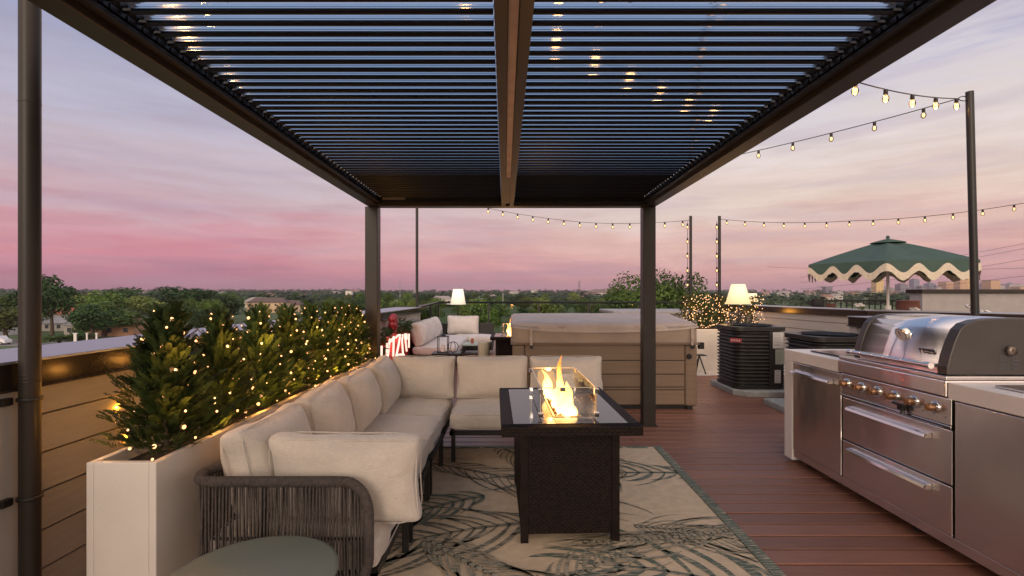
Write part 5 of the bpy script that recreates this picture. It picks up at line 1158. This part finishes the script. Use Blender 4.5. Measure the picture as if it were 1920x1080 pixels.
# power lines to the right
pw = thing('power_lines', 'faint power lines crossing the sky right of the umbrella', 'cable', P(1920, 500, 40))
for k, (ya, yb) in enumerate(((470, 443), (480, 452), (492, 474), (523, 508), (470, 500))):
    a = P(1500 if k < 4 else 1440, ya+50 if k < 3 else ya+30, 60)-P(1920, 500, 40); b = P(1990, yb, 40)-P(1920, 500, 40); m = MB(); m.tube([a.lerp(b, u/12)-Vector((0, 0, .9*4*(u/12)*(1-u/12)*.4)) for u in range(13)], .012, 4, False); m.build('wire', WIRE, pw)
# ------------------------------------------------------------------ city skyline
def tower_mat(name, c, glow=0):
    m = mat(name, c, .35, .2, .08, .02); t = m.node_tree; b = t.nodes['Principled BSDF']; tcn = t.nodes.new('ShaderNodeTexCoord'); mp = t.nodes.new('ShaderNodeMapping'); mp.inputs['Rotation'].default_value = (R(90), 0, 0); t.links.new(tcn.outputs['Object'], mp.inputs[0])
    br = t.nodes.new('ShaderNodeTexBrick'); br.offset = 0; br.inputs['Scale'].default_value = .25; br.inputs['Color1'].default_value = (*[v*.45 for v in c], 1); br.inputs['Color2'].default_value = (*[v*.7 for v in c], 1); br.inputs['Mortar'].default_value = (*c, 1); br.inputs['Mortar Size'].default_value = .06; br.inputs['Brick Width'].default_value = 1.2; br.inputs['Row Height'].default_value = 1
    t.links.new(mp.outputs[0], br.inputs[0]); t.links.new(br.outputs[0], b.inputs['Base Color']); return m
BL = [tower_mat('tower_sunset_gold', (1.0, .72, .30)), tower_mat('tower_grey', (.28, .27, .33)), tower_mat('tower_blue', (.30, .34, .46)), tower_mat('tower_orange', (.85, .52, .28)), tower_mat('tower_pale', (.62, .55, .52))]  # gold facades: reflected sunset painted into the base colour
names = ['sunset-gilded', 'slate grey', 'bluish', 'orange', 'pale']
city = [(1551, 12, 538, 1, 0), (1560, 30, 549, 4, 0), (1632, 8, 540, 2, 0), (1645, 14, 523, 0, 1), (1657, 10, 538, 2, 1), (1672, 9, 541, 4, 1), (1690, 14, 533, 1, 1), (1703, 8, 540, 2, 1), (1714, 11, 524, 2, 1), (1728, 12, 537, 1, 1), (1743, 13, 532, 2, 2), (1757, 10, 539, 4, 1), (1775, 18, 529, 3, 0), (1790, 8, 533, 1, 1), (1801, 14, 525, 3, 2), (1815, 17, 516, 0, 0), (1846, 10, 530, 2, 1), (1858, 18, 526, 3, 0), (1871, 14, 535, 4, 0), (1893, 34, 534, 4, 2), (1912, 18, 538, 3, 0), (1583, 18, 547, 4, 0), (1610, 22, 546, 4, 0), (1500, 16, 550, 4, 0)]
for i, (px, w, yt, k, st_) in enumerate(city):
    d = 2600+((i*37) % 11)*45; X = (px-CX)/F*d; W2 = w/F*d; zt2 = H+(HY-yt)/F*d; pos = 'left of the umbrella' if px < 1600 else 'below the umbrella' if px < 1800 else 'right of the umbrella'
    t = thing('city_building', f'{names[k]} skyline building {pos}, number {i}', 'building', (X, d, -12), 'downtown skyline buildings'); hh = zt2+12
    t['label'] = f'{names[k]} {"slim " if w < 12 else "wide " if w > 16 else ""}{"high-rise" if yt < 535 else "block"} of the skyline {pos}'
    nxt = {1610: 'beside the umbrella pole gap', 1632: 'just left of the sunset-gilded high-rise', 1560: 'beside the crane tower', 1500: 'nearest the yellow lamp', 1583: 'midway from crane to umbrella', 1657: 'just right of the sunset-gilded high-rise', 1672: 'behind the umbrella pole', 1703: 'between two grey towers', 1757: 'above the stucco wall corner', 1743: 'above the neighbour railing end'}
    if px in nxt: t['label'] = f'{names[k]} skyline block '+nxt[px]
    m = MB(); m.box(-W2/2, W2/2, -W2/2, W2/2, 0, hh); m.build('tower', BL[k], t)
    m = MB()
    if st_ >= 1: m.box(-W2*.3, W2*.3, -W2*.3, W2*.3, hh, hh+5)
    if st_ == 2: m.lathe([(W2*.2, hh+5), (1, hh+16)], n=10)
    if st_ == 0: m.box(-W2*.5-.4, W2*.5+.4, -W2*.5-.4, W2*.5+.4, hh, hh+2)
    m.build('roof', BL[1], t)
cn = thing('tower_crane', 'construction crane left of the umbrella on the skyline', 'crane', ((1539-CX)/F*2600, 2600, -12)); m = MB(); zc2 = H+(HY-537)/F*2600+12; m.box(-1, 1, -1, 1, 0, zc2); m.build('mast', BL[1], cn); m = MB(); m.box(-24, 12, -.8, .8, zc2, zc2+1.8); m.build('jib', BL[1], cn)

# ------------------------------------------------------------------ evening haze
hb = MB(); hb.box(-5200, 5200, -600, 9000, -45, 160); ho = hb.build('haze', None); ho['kind'] = 'stuff'; ho['label'] = 'thin pink evening haze over the valley'; ho['category'] = 'haze'
hm = bpy.data.materials.new('haze_air'); hm.use_nodes = True; t_ = hm.node_tree; t_.nodes.clear(); o_ = t_.nodes.new('ShaderNodeOutputMaterial'); v_ = t_.nodes.new('ShaderNodeVolumePrincipled')
v_.inputs['Color'].default_value = (.86, .70, .76, 1); v_.inputs['Density'].default_value = .00009; v_.inputs['Anisotropy'].default_value = .1; t_.links.new(v_.outputs[0], o_.inputs['Volume']); ho.data.materials.append(hm)
